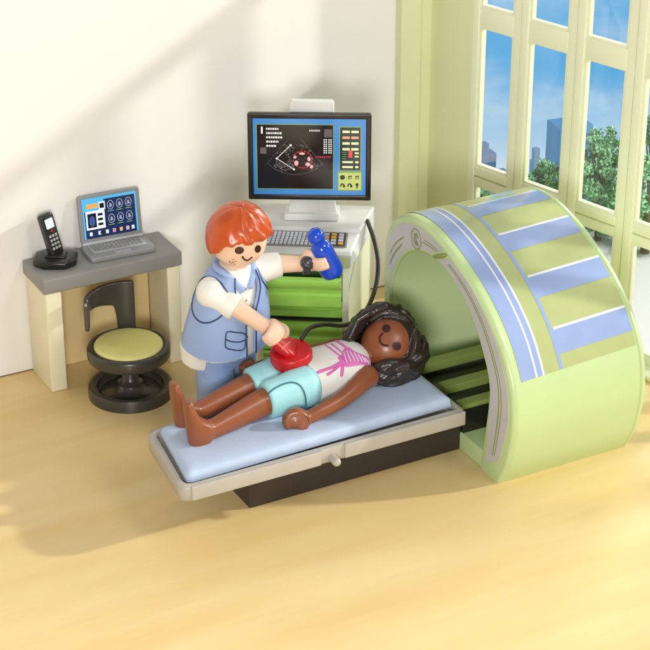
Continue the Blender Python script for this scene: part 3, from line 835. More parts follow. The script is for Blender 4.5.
# drawers
def drawer(z0, z1, pull, label=None):
    bm = bmesh.new(); x0, x1 = .22, W_-.22; y0 = -pull; h = z1-z0
    # side profile of the front: lip at the top, waist, foot
    prof = [(.0, 0), (-.06, .05), (-.06, h*.42), (.02, h*.48), (.02, h*.6), (-.05, h*.66), (-.13, h*.74), (-.16, h*.86), (-.13, h*.97), (-.04, h), (.06, h), (.1, h-.05), (.1, .06)]
    rw = []
    for x, k in ((x0-.02, 0), (x0+.05, 1), (x1-.05, 1), (x1+.02, 0)):
        rw.append([bm.verts.new(cm @ V((x, y0+.02+(p if k or p > 0 else p*.3), z0+z))) for p, z in prof])
    for a, b_ in zip(rw, rw[1:]):
        for i in range(len(a)): bm.faces.new((a[i], a[(i+1) % len(a)], b_[(i+1) % len(a)], b_[i]))
    bm.faces.new(rw[0][::-1]); bm.faces.new(rw[-1])
    L = 1.9
    merge(bm, box((x0+.04, y0+L/2+.05, z0+h*.45), (.08, L, h*.8), .02, mtx=cm), box((x1-.04, y0+L/2+.05, z0+h*.45), (.08, L, h*.8), .02, mtx=cm),
          box(((x0+x1)/2, y0+L/2+.05, z0+.09), (x1-x0, L, .08), .01, mtx=cm))
    return obj('drawer', bm, MT['drawer'], cart, angle=35)
drawer(3.0, 4.02, .6); drawer(2.36, 2.94, .02); drawer(1.2, 2.24, .1); drawer(.66, 1.16, .02)
bm = bmesh.new(); merge(bm, box((W_/2, -.06, 2.3), (W_-.44, .06, .03), 0, mtx=cm))
obj('drawer_gap', bm, MT['base'], cart)
# monitor with its stand
MA = math.radians(-30); mu = V((math.cos(MA), math.sin(MA), 0)); mv = V((-math.sin(MA), math.cos(MA), 0)); M0 = V((1.57, -3.66, 0))
mon = thing('monitor', 'black framed monitor showing an ultrasound scan on blue background', 'monitor', M0+mv*.5+V((0, 0, H_+.3)))
mm = frame_mtx(M0, mu, V((0, 0, 1)), -mv)      # x right, y up, z to viewer
stand = prism([(-.7, H_+.28), (.98, H_+.28), (.84, 5.9), (-.5, 5.9)], -.35, -.12, .03, mm)
merge(stand, prism(rrect(-.75, H_+.31, 1.02, H_+.55, .05), -.75, .05, .04, mm))
merge(stand, prism([(-.5, 5.8), (.84, 5.8), (.84, 8.94), (.78, 9.02), (-.5, 9.02), (-.56, 8.94)], -.42, -.17, .03, mm))
obj('stand', stand, MT['cartw'], mon)
X1_, X2_, Y1_, Y2_ = -1.88, 2.02, 5.76, 8.68
bz_ = prism(rrect(X1_, Y1_, X2_, Y2_, .07), -.16, .0, .03, mm)
for r4 in ((X1_, Y1_, X2_, Y1_+.17), (X1_, Y2_-.17, X2_, Y2_), (X1_, Y1_+.1, X1_+.17, Y2_-.1), (X2_-.17, Y1_+.1, X2_, Y2_-.1)):
    merge(bz_, prism(rrect(*r4, .05), -.05, .05, .03, mm))
obj('bezel', bz_, MT['black'], mon)
ix0, ix1, iy0, iy1 = X1_+.16, X2_-.16, Y1_+.16, Y2_-.16; iw, ih = ix1-ix0, iy1-iy0
def S_(u0, v0, u1, v1, z): return card(mm, ix0+iw*u0, iy1-ih*v1, ix0+iw*u1, iy1-ih*v0, z)   # v measured down
def sp_(u, v): return (ix0+iw*u, iy1-ih*v)
ms = obj('screen', S_(0, 0, 1, 1, .002), emis('monitor_blue', (62,124,186), .5), mon, smooth=False)
obj('screen_edge', merge(S_(.03, .075, .715, .925, .007), S_(.75, .68, .965, .94, .007), S_(.762, .1, .956, .675, .007)), emis('screen_olive', (120,150,90), .35), ms, smooth=False)
obj('scan_background', S_(.038, .085, .708, .915, .012), emis('scan_black', (26,18,18), .1), ms, smooth=False)
wl = bmesh.new()
rnd = random.Random(3)
for j, L in enumerate((.11, .14, .13, .1, .08)):
    x = .12
    while x < .12+L:
        w_ = rnd.uniform(.008, .02); merge(wl, S_(x, .125+.055*j, x+w_, .125+.055*j+.024, .018)); x += w_+.006
for k in range(7): merge(wl, S_(.5+.014*k, .145, .508+.014*k, .165, .018))
merge(wl, S_(.075, .11, .09, .2, .018))
for i in range(4):
    for j in range(7): merge(wl, S_(.625+.018*i+(.006 if i > 1 else 0), .265+.028*j, .637+.018*i+(.006 if i > 1 else 0), .28+.028*j, .018))
A_, B_, C_ = sp_(.335, .345), sp_(.21, .52), sp_(.362, .66)
merge(wl, lineflat(mm, A_, B_, .02, .022), lineflat(mm, B_, C_, .02, .022))
for p in (A_, B_, C_): merge(wl, disc(mm, *p, .035, .035, .023, n=12))
obj_split('scan_text', wl, emis('scan_white', (216,216,214), .5), ms, smooth=False)
gl = bmesh.new()
ap = sp_(.37, .19)
merge(gl, ringflat(mm, ap[0], ap[1], iw*.36, iw*.36+.12, .012, .018, n=40, a0=228, a1=312))
for a in (0,):
    pass
for k in range(420):
    a = math.radians(rnd.uniform(229, 311)); r_ = (iw*.36+.1)*math.sqrt(rnd.uniform(.08, 1))
    if rnd.random() < .45: r_ = iw*.36*rnd.uniform(.78, 1.03); 
    x = ap[0]+math.cos(a)*r_; y = ap[1]+math.sin(a)*r_; s = rnd.uniform(.008, .034)
    if noise.noise(V((x*3, y*3, 0))) > -.05: merge(gl, disc(mm, x, y, s*rnd.uniform(.6, 1.8), s*.7, .016, n=6, t=.002))
merge(gl, lineflat(mm, (ap[0]+.2, ap[1]-.2), (ap[0]+.95, ap[1]-1.12), .012, .018), lineflat(mm, (ap[0]-.2, ap[1]-.2), (ap[0]-.95, ap[1]-1.12), .008, .018))
merge(gl, S_(.63, .135, .7, .24, .017), S_(.065, .38, .12, .46, .016))
obj('scan_speckle', gl, emis('scan_grey', (92,88,88), .35), ms, smooth=False)
rl = bmesh.new(); rc = sp_(.44, .53)
for k in range(16): merge(rl, ringflat(mm, rc[0], rc[1], .31, .3, .03, .024, n=3, a0=k*22.5, a1=k*22.5+15))
for k in range(8): merge(rl, S_(.555+.018*k, .485-.0*k, .565+.018*k, .505, .019))
obj_split('scan_marking', rl, emis('scan_red', (196,52,66), .4), ms, smooth=False)
bm = bmesh.new()
for dx, dy, rx, ry in ((-.2, -.12, .07, .09), (.16, -.16, .08, .06), (.2, .02, .05, .08), (-.24, .08, .05, .05), (-.02, .2, .1, .04), (.28, -.24, .05, .06)):
    merge(bm, disc(mm, rc[0]+dx, rc[1]+dy, rx, ry, .027, n=9))
obj_split('scan_tissue', bm, emis('scan_pink', (216,170,170), .4), ms, smooth=False)
obj('control_strip', S_(.77, .112, .948, .665, .012), emis('strip_dark', (34,52,44), .15), ms, smooth=False)
bm, b2, b3 = bmesh.new(), bmesh.new(), bmesh.new()
for j in range(4):
    for i in range(2): merge(b2 if j == 1 else bm, S_(.79+.078*i, .15+.075*j, .855+.078*i, .182+.075*j, .019))
for j in range(2):
    merge(bm, S_(.79, .545+.065*j, .885, .572+.065*j, .019), S_(.905, .545+.065*j, .933, .572+.065*j, .019), S_(.9, .43+.045*j, .935, .452+.045*j, .019))
for j in range(4): merge(b3, S_(.79, .43+.027*j, .825, .438+.027*j, .019))
obj_split('strip_button', bm, emis('button_cream', (206,208,164), .45), ms, smooth=False); obj_split('strip_red_button', b2, emis('button_rose', (214,150,130), .4), ms, smooth=False)
obj_split('strip_label', b3, emis('label_green', (110,140,110), .3), ms, smooth=False)
obj('strip_number', S_(.845, .41, .878, .5, .019), E_red, ms, smooth=False)
obj('icon_panel', S_(.757, .7, .957, .925, .012), emis('icon_lime', (176,190,104), .4), ms, smooth=False)
bm = bmesh.new()
for j in range(2):
    for i in range(3):
        c = sp_(.792+.065*i, .76+.105*j)
        if (i, j) in ((0, 0),): merge(bm, disc(mm, *c, .08, .08, .019, n=16))
        elif j == 1 and i < 2: merge(bm, ringflat(mm, c[0], c[1]-.04, .08, .11, .045, .019, a0=0, a1=180), disc(mm, c[0]+.05, c[1]-.03, .04, .04, .021, n=10))
        elif (i, j) == (2, 1): merge(bm, disc(mm, c[0], c[1]+.03, .05, .05, .019, n=12), card(mm, c[0]-.02, c[1]-.1, c[0]+.02, c[1], .02))
        else: merge(bm, ringflat(mm, c[0], c[1], .08, .08, .022, .019, n=4, a0=45, a1=405), lineflat(mm, (c[0]-.04, c[1]), (c[0]+.06, c[1]+.06), .03, .022))
obj_split('icon', bm, E_blk, ms, smooth=False)

# ================================================================== PATIENT (lying)
PZ = 2.18
pat = thing('person', 'toy figure of a patient with long black hair lying on the scanner bed', 'person', (-1.2, -9.4, PZ))
hipn, hipf = V((-1.75, -9.9, 2.82)), V((-1.75, -8.85, 2.82))
ankn, ankf = V((-5.0, -10.32, 2.5)), V((-4.9, -9.18, 2.48))
kn, kf = V((-3.2, -9.98, 2.72)), V((-3.2, -8.95, 2.7))
hc = by(388, 345, -9.35)            # head centre
hn = V((-.203, -.651, .733)).normalized(); hu = V((.928, -.033, .227)); hu = (hu-hn*hu.dot(hn)).normalized(); hs_ = hu.cross(hn)
HR = .82
HM = Matrix((hs_, hu, hn)).transposed()
def foot(ank, y):
    # wedge foot: sole faces -x, heel down on the mattress, toes up
    rr = []
    for z, x0, x1, w_ in ((PZ-.1, -5.72, -5.35, .2), (PZ+.0, -5.8, -5.15, .28), (PZ+.25, -5.84, -4.95, .3), (PZ+.5, -5.86, -5.0, .3), (PZ+.75, -5.88, -5.38, .29), (PZ+1.0, -5.9, -5.55, .29), (PZ+1.25, -5.91, -5.64, .28), (PZ+1.45, -5.91, -5.7, .2)):
        rr.append(ring(((x0+x1)/2+(.1 if y > -9.5 else 0), y, z), (1, 0, 0), (0, 1, 0), (x1-x0)/2, w_, 28, 2.6))
    return loft(rr)
bm = bmesh.new()
for a, k, h, y in ((ankn, kn, hipn, -10.35), (ankf, kf, hipf, -9.2)):
    merge(bm, tube([h, k, k.lerp(ank_ := a, .5), a, a+V((-.3, 0, 0))], [.5, .42, .36, .29, .27], n=28, m=6), foot(a, y))
shn, shf = V((.05, -10.3, 2.86)), V((.05, -8.35, 2.86))
tors = []
for x, ry, rz_, zc in ((-2.2, .7, .45, 2.74), (-1.9, .8, .52, 2.76), (-1.2, .8, .54, 2.8), (-.5, .86, .6, 2.84), (0, .88, .58, 2.86), (.3, .7, .5, 2.88), (.45, .45, .36, 2.9)):
    tors.append(ring((x, -9.35, zc), (0, 1, 0), (0, 0, 1), ry, rz_, 36, 2.4))
merge(bm, loft(tors))
nk = V((.35, -9.35, 2.92)); merge(bm, tube([nk, nk.lerp(hc, .75)], [.36, .36], n=24))
merge(bm, ellipsoid(hc, (HR, HR*1.05, HR*.98), HM, e=2.25))
hdn = by(296, 424, -10.95)
elb = V((-1.15, -10.85, 2.66))
merge(bm, tube([shn, V((-.5, -10.62, 2.82)), elb, V((-1.9, -10.95, 2.52)), hdn+V((.35, .0, .1))], [.35, .29, .25, .22, .2], n=24, m=6))
hdf = V((-2.75, -8.1, 2.75))
merge(bm, tube([shf, V((-1.0, -8.12, 2.75)), hdf+V((.35, 0, 0))], [.38, .3, .23], n=24, m=6))
# C-shaped toy hands: a curved palm with a fingers side and a thumb side
def claw(c, ax, openv, r_=.3, th=.12, width=.25, gap=70):
    """band curled round axis ax, opening towards openv"""
    ax = V(ax).normalized(); o1 = (V(openv)-ax*V(openv).dot(ax)).normalized(); o2 = ax.cross(o1)
    n = 18; rr = []
    for k in range(n+1):
        a = math.radians(gap/2+(360-gap)*k/n); d = o1*math.cos(a)+o2*math.sin(a)
        e = 1-.25*abs(k/n-.5)*2
        rr.append(ring(V(c)+d*r_, ax, d, width*e, th*(1 if 1 < k < n-1 else .8), 16, 2.6))
    return loft(rr)
merge(bm, claw(hdn+V((0, 0, .1)), (-.35, -.85, .35), (-.25, 0, -1), .27, .14, .27, 70), ellipsoid(hdn+V((.02, .03, .12)), (.3, .28, .28)))
merge(bm, claw(hdf, (.9, .2, .2), (-.2, -.3, -1), .2, .12, .26, 60), ellipsoid(hdf+V((0, 0, .06)), (.24, .26, .2)))
pbody = obj('body', fuse(bm, .045, 5), MT['skin2'], pat, angle=0)
# shorts
bm = bmesh.new()
tr_ = []
for x, ry, rz_ in ((-2.25, .8, .56), (-2.0, .93, .63), (-1.6, .93, .645), (-1.17, .9, .635)):
    tr_.append(ring((x, -9.35, 2.77), (0, 1, 0), (0, 0, 1), ry, rz_, 40, 2.4))
merge(bm, loft(tr_))
for h, k in ((hipn, kn), (hipf, kf)):
    e = k+(h-k)*.02
    rr = []
    ax = (h-e).normalized(); yv = V((0, 1, 0)); zv = ax.cross(yv)
    for t, r_ in ((0, .50), (.03, .53), (.35, .56), (.7, .6), (1.0, .62), (1.15, .52), (1.25, .3)):
        rr.append(ring(e.lerp(h, t)+(V((0, 0, .02))), yv, zv, r_*.96, r_*1.02, 32, 2.2))
    merge(bm, loft(rr))
shorts = obj('shorts', fuse(bm, .045, 3), MT['aqua'], pat, angle=0)
# sleeveless top
rr = []
for x, ry, rz_, zc in ((-1.66, .94, .66, 2.77), (-1.6, .975, .69, 2.77), (-1.15, .96, .69, 2.79), (-.6, .93, .68, 2.83), (-.1, .94, .66, 2.86), (.18, .84, .61, 2.88), (.36, .62, .52, 2.9), (.42, .5, .44, 2.91)):
    rr.append(ring((x, -9.35, zc), (0, 1, 0), (0, 0, 1), ry, rz_, 40, 2.4))
topo = obj('top', fuse(loft(rr), .04, 4), MT['top'], pat, angle=0)
bt = bvh_of(topo)
pk = bmesh.new()
def zq(*a): return [(300+x/4.643, 290+y/4.643) for x, y in a]
def pl(*a, r=.03): merge(pk, print_line(bt, zq(*a), r, 4))
pl((98,244),(140,272),(186,308)); pl((116,232),(158,260),(200,296)); pl((138,220),(180,244),(216,270), r=.045)
pl((192,334),(150,358),(112,372),(84,382), r=.05); pl((192,340),(165,366),(128,392), r=.045); pl((198,344),(197,368),(193,394), r=.055); pl((186,318),(205,340), r=.07)
merge(pk, print_patch(bt, zq((188,312),(215,266),(255,288),(300,306),(333,335),(336,360),(300,348),(262,352),(225,358),(203,352)), .02, 5, 3))
obj_split('pink_print', pk, MT['pink'], topo, angle=0)
wl = bmesh.new()
for a, b_ in (((203,292),(216,338)), ((217,286),(236,333)), ((233,288),(253,328)), ((251,294),(270,330)), ((268,301),(287,332)), ((285,309),(302,335)), ((300,318),(316,340))):
    merge(wl, print_line(bt, zq(a, b_), .016, 3, off=.028))
obj_split('white_stripe', wl, MT['swhite'], topo)
bs = bvh_of(shorts)
obj('waist_line', tube(ring((-1.67, -9.35, 2.77), (0, 1, 0), (0, 0, 1), .955, .675, 60, 2.4)+[V((-1.67, -8.395, 2.77))], .022, n=8), MT['teal'], shorts)
obj('leg_seam', print_line(bs, [(266,397),(271,391),(280,385.5),(291,382.5),(300,385.5),(305,395),(306,406)], .03), MT['teal'], shorts)
bb = bvh_of(pbody)
obj('wrist_seam', print_line(bb, [(305,415),(308,419),(309.5,425)], .012, 4), MT['brown2'], pbody)
# face
for e in ((386.3, 328.5, 4.3, 4.1), (396.6, 346.2, 4.4, 4.3)): obj('eye', print_patch(bb, oval(*e), .012), MT['brown2'], pbody, angle=0)
obj('mouth', print_line(bb, [(382.5,333.5),(379.8,337),(380.4,342),(383.5,345),(388,345.5)], .033), MT['brown2'], pbody)
# hair: skull cap plus many wavy locks fused into one moulded piece
bm = bmesh.new()
rnd = random.Random(11)
def hp(az, el, r_): # az round the head's up axis (0 = face), el from -90 to 90
    a, e = math.radians(az), math.radians(el)
    return hc+(hn*math.cos(a)*math.cos(e)+hs_*math.sin(a)*math.cos(e)+hu*math.sin(e))*r_
capb = ellipsoid(hc-hn*.16+hu*.13, (.95, .93, .92), HM)
bmesh.ops.recalc_face_normals(capb, faces=capb.faces)
merge(bm, capb)
for k in range(46):
    az = 62+(296-62)*(k+rnd.uniform(-.2, .2))/45.0
    back = abs(az-180) < 90
    x = []; rad = []
    lenn = rnd.uniform(-72, -50) if not back else rnd.uniform(-80, -55)
    n = 11; ph_ = rnd.uniform(0, 6.28)
    for j in range(n):
        t = j/(n-1); el = 84+(lenn-84)*t
        rr_ = .99+.10*math.sin(t*PI)+.07*math.sin(t*13+ph_)+.14*t*t
        drift = 7*math.sin(t*11+ph_*1.7)
        x.append(hp(az+drift, el, rr_)-hu*(.35*max(0, t-.7))); rad.append(.075+.09*math.sin(min(1, t*1.25)*PI*.8))
    merge(bm, tube(x, rad, n=8))
for k in range(15):    # swept fringe from a side parting
    right = k % 2; t0 = k/14
    az1, el1 = ((66, 26-26*t0) if right else (-66, 18-30*t0))
    pts = []
    for j in range(9):
        t = j/8; az = -18*(1-t)+az1*t; el = 80-(80-el1)*t**1.15+(8 if not right else 3)*math.sin(t*PI)
        pts.append(hp(az, max(el, 24) if abs(az) < 44 else el, .93+.03*math.sin(t*9+k)+.05*t))
    merge(bm, tube(pts, [.07]+[.105]*7+[.08], n=8))
# fuller side curls resting on the mattress and beside the neck
for sd in (1, -1):
    for k in range(9):
        ph_ = rnd.uniform(0, 6.28); az = sd*(72+6*k)
        pts = []; rad = []
        for j in range(9):
            t = j/8; el = 40-100*t
            pts.append(hp(az+6*math.sin(t*9+ph_), el, 1.08+.1*math.sin(t*8+ph_)+.1*t)); rad.append(.1+.05*math.sin(t*PI))
        merge(bm, tube(pts, rad, n=8))
for k in range(7):     # heavy locks falling past the cheek towards the mattress
    ph_ = k*1.7; pts = []; rad = []
    for j in range(9):
        t = j/8; pts.append(hp(57+9*k+7*math.sin(t*7+ph_), 30-92*t, 1.02+.09*math.sin(t*8+ph_)+.06*t)); rad.append(.12+.06*math.sin(t*PI))
    merge(bm, tube(pts, rad, n=8))
hme = fuse(bm, .03, 1)
for v in hme.vertices:
    d = v.co-hc; a_, u_, s_ = d.dot(hn), d.dot(hu), d.dot(hs_); rr_ = max(d.length, .01)
    az = math.atan2(s_, a_); el = math.asin(max(-1, min(1, u_/rr_)))
    wv = math.sin(az*12+2.2*math.sin(el*3.6+az*2)+1.5*math.sin(el*2))
    k = min(1, max(0, (1.35-abs(el))/.5))*min(1, max(.0, 1.0-(a_-.15)*1.9))
    v.co += d/rr_*(.056*k*(1-abs(wv)**.8*1.6)+.045*noise.noise(v.co*2.6)*min(1, k+.2))
phair = obj('hair', hme, MT['hair2'], pat, angle=0)

# ================================================================== DOCTOR (standing)
DB = V((-3.05, -7.1, 0))
doc = thing('person', 'toy figure of a doctor with red hair and blue vest bending over the patient', 'person', DB)
da = math.radians(-72); df = V((math.cos(da), math.sin(da), 0)); dr = V((df.y, -df.x, 0))     # front, right hand side
lean = math.radians(9)
dup_ = (V((0, 0, 1))*math.cos(lean)+df*math.sin(lean)).normalized(); dfl = (df*math.cos(lean)-V((0, 0, 1))*math.sin(lean)).normalized()
hip = DB+V((0.02, 0, 3.45))
def dp(r_, f_, h_): return hip+dr*r_+dfl*f_+dup_*h_     # torso frame
dhc = by(238.5, 236.5, -7.62)
ha = math.radians(-84); hf = V((math.cos(ha)*math.cos(.16), math.sin(ha)*math.cos(.16), -math.sin(.16))); hr2 = V((hf.y, -hf.x, 0)).normalized(); hu2 = hr2.cross(hf)
hu2 = hu2 if hu2.z > 0 else -hu2
DHM = Matrix((hr2, hf, hu2)).transposed()
DR = .84
shR, shL = dp(.80, .02, 1.92), dp(-.84, 0, 2.12)
handR = by(276, 334, -8.75); handL = by(317, 264, -7.75)
bm = bmesh.new()
merge(bm, ellipsoid(dhc, (DR, DR, DR*1.02), DHM, e=2.25))
merge(bm, tube([dp(0, 0, 2.3), dhc-hu2*.5], [.4, .4], n=24))
rr = []
for h, rx, ry in ((-.1, .8, .62), (.6, .86, .66), (1.4, .86, .62), (2.1, .82, .52), (2.45, .5, .4)): rr.append(ring(dp(0, 0, h*.94), dr, dfl, rx, ry, 36, 2.3))
merge(bm, loft(rr))
for s in (1, -1):
    merge(bm, tube([DB+dr*s*.42+V((0, 0, 3.4)), DB+dr*s*.43+V((0, 0, 1.4)), DB+dr*s*.44+V((0, 0, .3))], [.42, .4, .38], n=24))
elR = by(236, 308, -8.2); elL = by(281, 264, -7.35)
wrR = handR+(elR-handR).normalized()*.34; wrL = handL+(elL-handL).normalized()*.3
merge(bm, tube([shR, shR.lerp(elR, .5)+V((0, 0, .05)), elR, wrR, handR+(elR-handR).normalized()*.15], [.33, .31, .28, .23, .22], n=24, m=5))
merge(bm, tube([shL, shL.lerp(elL, .5)+V((0, 0, .04)), elL, wrL, handL+(elL-handL).normalized()*.12], [.36, .32, .28, .23, .22], n=24, m=5))
# bottle axis and probe handle axis, the hands close round them
bt0, bt1 = by(333, 273, -8.0), by(314, 232, -7.9)
ba = (bt1-bt0).normalized()
pr0 = by(291, 353, -9.15); prh = by(271, 336, -8.9)
pa = (prh-pr0).normalized()
bgrip = bt0.lerp(bt1, .42)
armL = (elL-handL).normalized(); armR = (elR-handR).normalized()
merge(bm, claw(bgrip, ba, -armL, .42, .13, .27, 170))
merge(bm, ellipsoid(bgrip+armL*.48, (.22, .24, .24)))
merge(bm, claw(prh+V((0, 0, .08)), pa, -V((0, 0, 1))+pa*.2, .3, .14, .3, 100))
merge(bm, ellipsoid(handR+V((.04, 0, .05)), (.38, .36, .29)))
dbody = obj('body', fuse(bm, .045, 5), MT['skin'], doc, angle=0)
# trousers
bm = bmesh.new()
for s in (1, -1):
    rr = []
    for z, r_ in ((.32, .50), (.36, .53), (1.2, .5), (2.2, .52), (3.2, .5), (3.5, .4)): rr.append(ring(DB+dr*s*.47+V((0, 0, z)), dr, df, r_*.98, r_*1.15, 32, 2.4))
    merge(bm, loft(rr))
rr = []
for z, rx, ry in ((2.7, .8, .58), (3.0, .98, .66), (3.6, .98, .66)): rr.append(ring(DB+V((0, 0, z)), dr, df, rx, ry, 40, 2.5))
merge(bm, loft(rr))
trs = obj('trousers', fuse(bm, .045, 2), MT['jeans'], doc, angle=0)
for s in (1, -1):
    rr = []
    for z, l0, l1, w_ in ((0, -.55, .85, .46), (.08, -.6, .92, .5), (.2, -.6, .9, .5), (.32, -.55, .6, .46), (.45, -.5, .3, .42)): rr.append(ring(DB+dr*s*.47+df*(l0+l1)/2+V((0, 0, z)), dr, df, w_, (l1-l0)/2, 32, 2.6))
    obj('shoe', loft(rr), MT['cartw'], doc)
# shirt: torso, tail and short sleeves
bm = bmesh.new(); rr = []
for h, rx, ry, f_ in ((-.22, 1.22, .92, -.05), (.0, 1.22, .92, -.03), (.5, 1.12, .84, 0), (1.4, .94, .7, 0), (2.1, .84, .56, 0), (2.5, .55, .44, 0), (2.68, .46, .42, .02)): rr.append(ring(dp(0, f_, h), dr, dfl, rx, ry, 44, 2.3))
merge(bm, loft(rr))
merge(bm, loft([ring(dp(.18, -.34, h), dr, dfl, rx, ry, 40, 2.4) for h, rx, ry in ((-.74, 1.0, .6), (-.68, 1.07, .68), (-.1, 1.14, .74), (.3, 1.0, .6))]))
def sleeve(sh, el, t1, r0, r1):
    d = (el-sh).normalized(); e = sh.lerp(el, t1); y = d.orthogonal().normalized(); x = d.cross(y)
    rr = [ring(sh-d*.1, x, y, r0*.8, r0*.8, 28), ring(sh+d*.12, x, y, r0, r0, 28), ring(sh.lerp(e, .6), x, y, (r0+r1)/2, (r0+r1)/2, 28), ring(e, x, y, r1, r1, 28), ring(e+d*.03, x, y, r1-.04, r1-.04, 28)]
    return loft(rr), e, d, x, y
s1, eR, dR, xR, yR = sleeve(shR, elR, .98, .47, .37); s2, eL, dL, xL, yL = sleeve(shL, elL, .95, .46, .38)
merge(bm, s1, s2, ellipsoid(shR+V((0, 0, .02)), (.5, .5, .5)), ellipsoid(shL, (.48, .48, .48)), loft([ring(eR-dR*.3, xR, yR, .41, .41, 28), ring(eR-dR*.27, xR, yR, .43, .43, 28), ring(eR+dR*.0, xR, yR, .41, .41, 28), ring(eR+dR*.05, xR, yR, .38, .38, 28)]))
shirt = obj('shirt', fuse(bm, .04, 2), MT['shirt'], doc, angle=0)
# vest: bell shaped shell, open in front
vb = bmesh.new(); NV = 72; prof = []
for t in range(0, 25):
    h = .02+2.5*t/24
    k = t/24
    rx = 1.48-.26*k-.30*k*k*k*1.0-(.0 if k < .8 else (k-.8)*1.3); ry = 1.1-.36*k-.12*k**3
    op = .10+.06*k if k < .55 else .13+(k-.55)*1.15
    prof.append((h, rx, ry, op))
inner, outer = [], []
for h, rx, ry, op in prof:
    a, b_ = [], []
    for k in range(NV+1):
        th = op+(2*PI-2*op)*k/NV; c, s = math.cos(th), math.sin(th); e = 2/2.25
        fx, fy = math.copysign(abs(s)**e, s), math.copysign(abs(c)**e, c)
        drop = -.05*math.cos(th)*0
        b_.append(vb.verts.new(dp(fx*rx, fy*ry, h+drop))); a.append(vb.verts.new(dp(fx*(rx-.1), fy*(ry-.1), h+drop)))
    inner.append(a); outer.append(b_)
R_ = len(prof)
for i in range(R_-1):
    for k in range(NV):
        vb.faces.new((outer[i][k], outer[i][k+1], outer[i+1][k+1], outer[i+1][k])); vb.faces.new((inner[i][k+1], inner[i][k], inner[i+1][k], inner[i+1][k+1]))
    for k in (0, NV): vb.faces.new((inner[i][k], outer[i][k], outer[i+1][k], inner[i+1][k]))
for i in (0, R_-1):
    for k in range(NV): vb.faces.new((inner[i][k], inner[i][k+1], outer[i][k+1], outer[i][k]))
vest = obj('vest', vb, MT['vest'], doc, angle=50)
# turned-down collar following the neck opening
cp = []; cr_ = []
for k in range(25):
    th = .30+(2*PI-.60)*k/24; c, s = math.cos(th), math.sin(th)
    front = max(0, c)**2
    cp.append(dp(s*(.62-.06*front), c*(.5+.12*front), 2.66-.62*front**1.3)); cr_.append(.105)
obj('collar', tube(cp, cr_, n=12, m=3), MT['vest'], vest)
bv_ = bvh_of(vest); bvs = bvh_of(shirt, vest)
obj('pocket', merge(print_line(bv_, [(227,332),(236,332.5),(245,334),(245.5,341),(243.5,349.5),(235,350),(226,347.5),(225.6,340)], .022, 3, True), print_line(bv_, [(226,339.5),(231,341.5),(239,342),(245,340)], .022, 4)), MT['navy'], vest)
# armhole outlines
def armhole(sh, d, x, y, r_, o):
    pts = []
    for k in range(30):
        a = 2*PI*k/30; dd = x*math.cos(a)+y*math.sin(a)
        h = bv_.ray_cast(sh+d*3+dd*r_, -d, 6)
        if h[0] is not None and (h[0]-sh).length < 1.4: pts.append(h[0])
    if len(pts) > 4: obj('armhole_trim', tube(pts+[pts[0]], .028, n=8), MT['navy'], o)
outR = (dr*1.0+dfl*.15).normalized(); oy = outR.cross(dup_)
armhole(shR+V((0, 0, -.12)), outR, oy, dup_, .62, vest); armhole(shL+V((0, 0, -.12)), (-dr).normalized(), oy, dup_, .6, vest)
edge = [outer[i][0].co.copy() if False else None for i in range(0)]
pts1 = [dp(math.sin(op)*rx*1.0, ry*1.0, h) for h, rx, ry, op in prof]
def vest_edge(sgn):
    out = []
    for h, rx, ry, op in prof:
        th = op*sgn; c, s = math.cos(th), math.sin(th); e = 2/2.25
        out.append(dp(math.copysign(abs(s)**e, s)*rx, abs(c)**e*ry, h))
    return tube(out, .025, n=8)
obj('edge_trim', vest_edge(1), MT['navy'], vest); obj('edge_trim', vest_edge(-1), MT['deepblue'], vest)
bsh = bvh_of(shirt)
bm = bmesh.new()
for h in (.5, .9, 1.3, 1.7, 2.05):
    q = bsh.ray_cast(dp(0, 3, h), -dfl)
    if q[0] is not None: merge(bm, ellipsoid(q[0], (.04, .04, .04), u=12, v=8))
obj_split('button', bm, MT['btn'], shirt)
btr = bvh_of(trs)
obj('knee_pocket', merge(print_line(btr, [(203,374),(217,374),(216,393),(202,394)], .025, 1, True), print_line(btr, [(203,380),(217,380)], .02, 1)), MT['jeanprint'], trs)
# face
bh = bvh_of(dbody)
obj('eye', print_patch(bh, oval(239.3, 250.3, 4.6, 3.6, -8), .012), MT['brown'], dbody, angle=0)
obj('eye', print_patch(bh, oval(257.6, 248.8, 3.0, 3.9, 15), .012), MT['brown'], dbody, angle=0)
obj('mouth', print_line(bh, [(242.5,256.8),(244.5,259.5),(248,260),(251.5,257.5)], .032), MT['brown'], dbody)
bm = bmesh.new()
for k in range(20):
    p, nn = hit(bh, 231+7*rnd.random()-3+(k % 3), 256+9*rnd.random())
    if p is not None: merge(bm, ellipsoid(p, (.018, .018, .018), u=8, v=6))
obj('stubble', bm, MT['stub'], dbody)
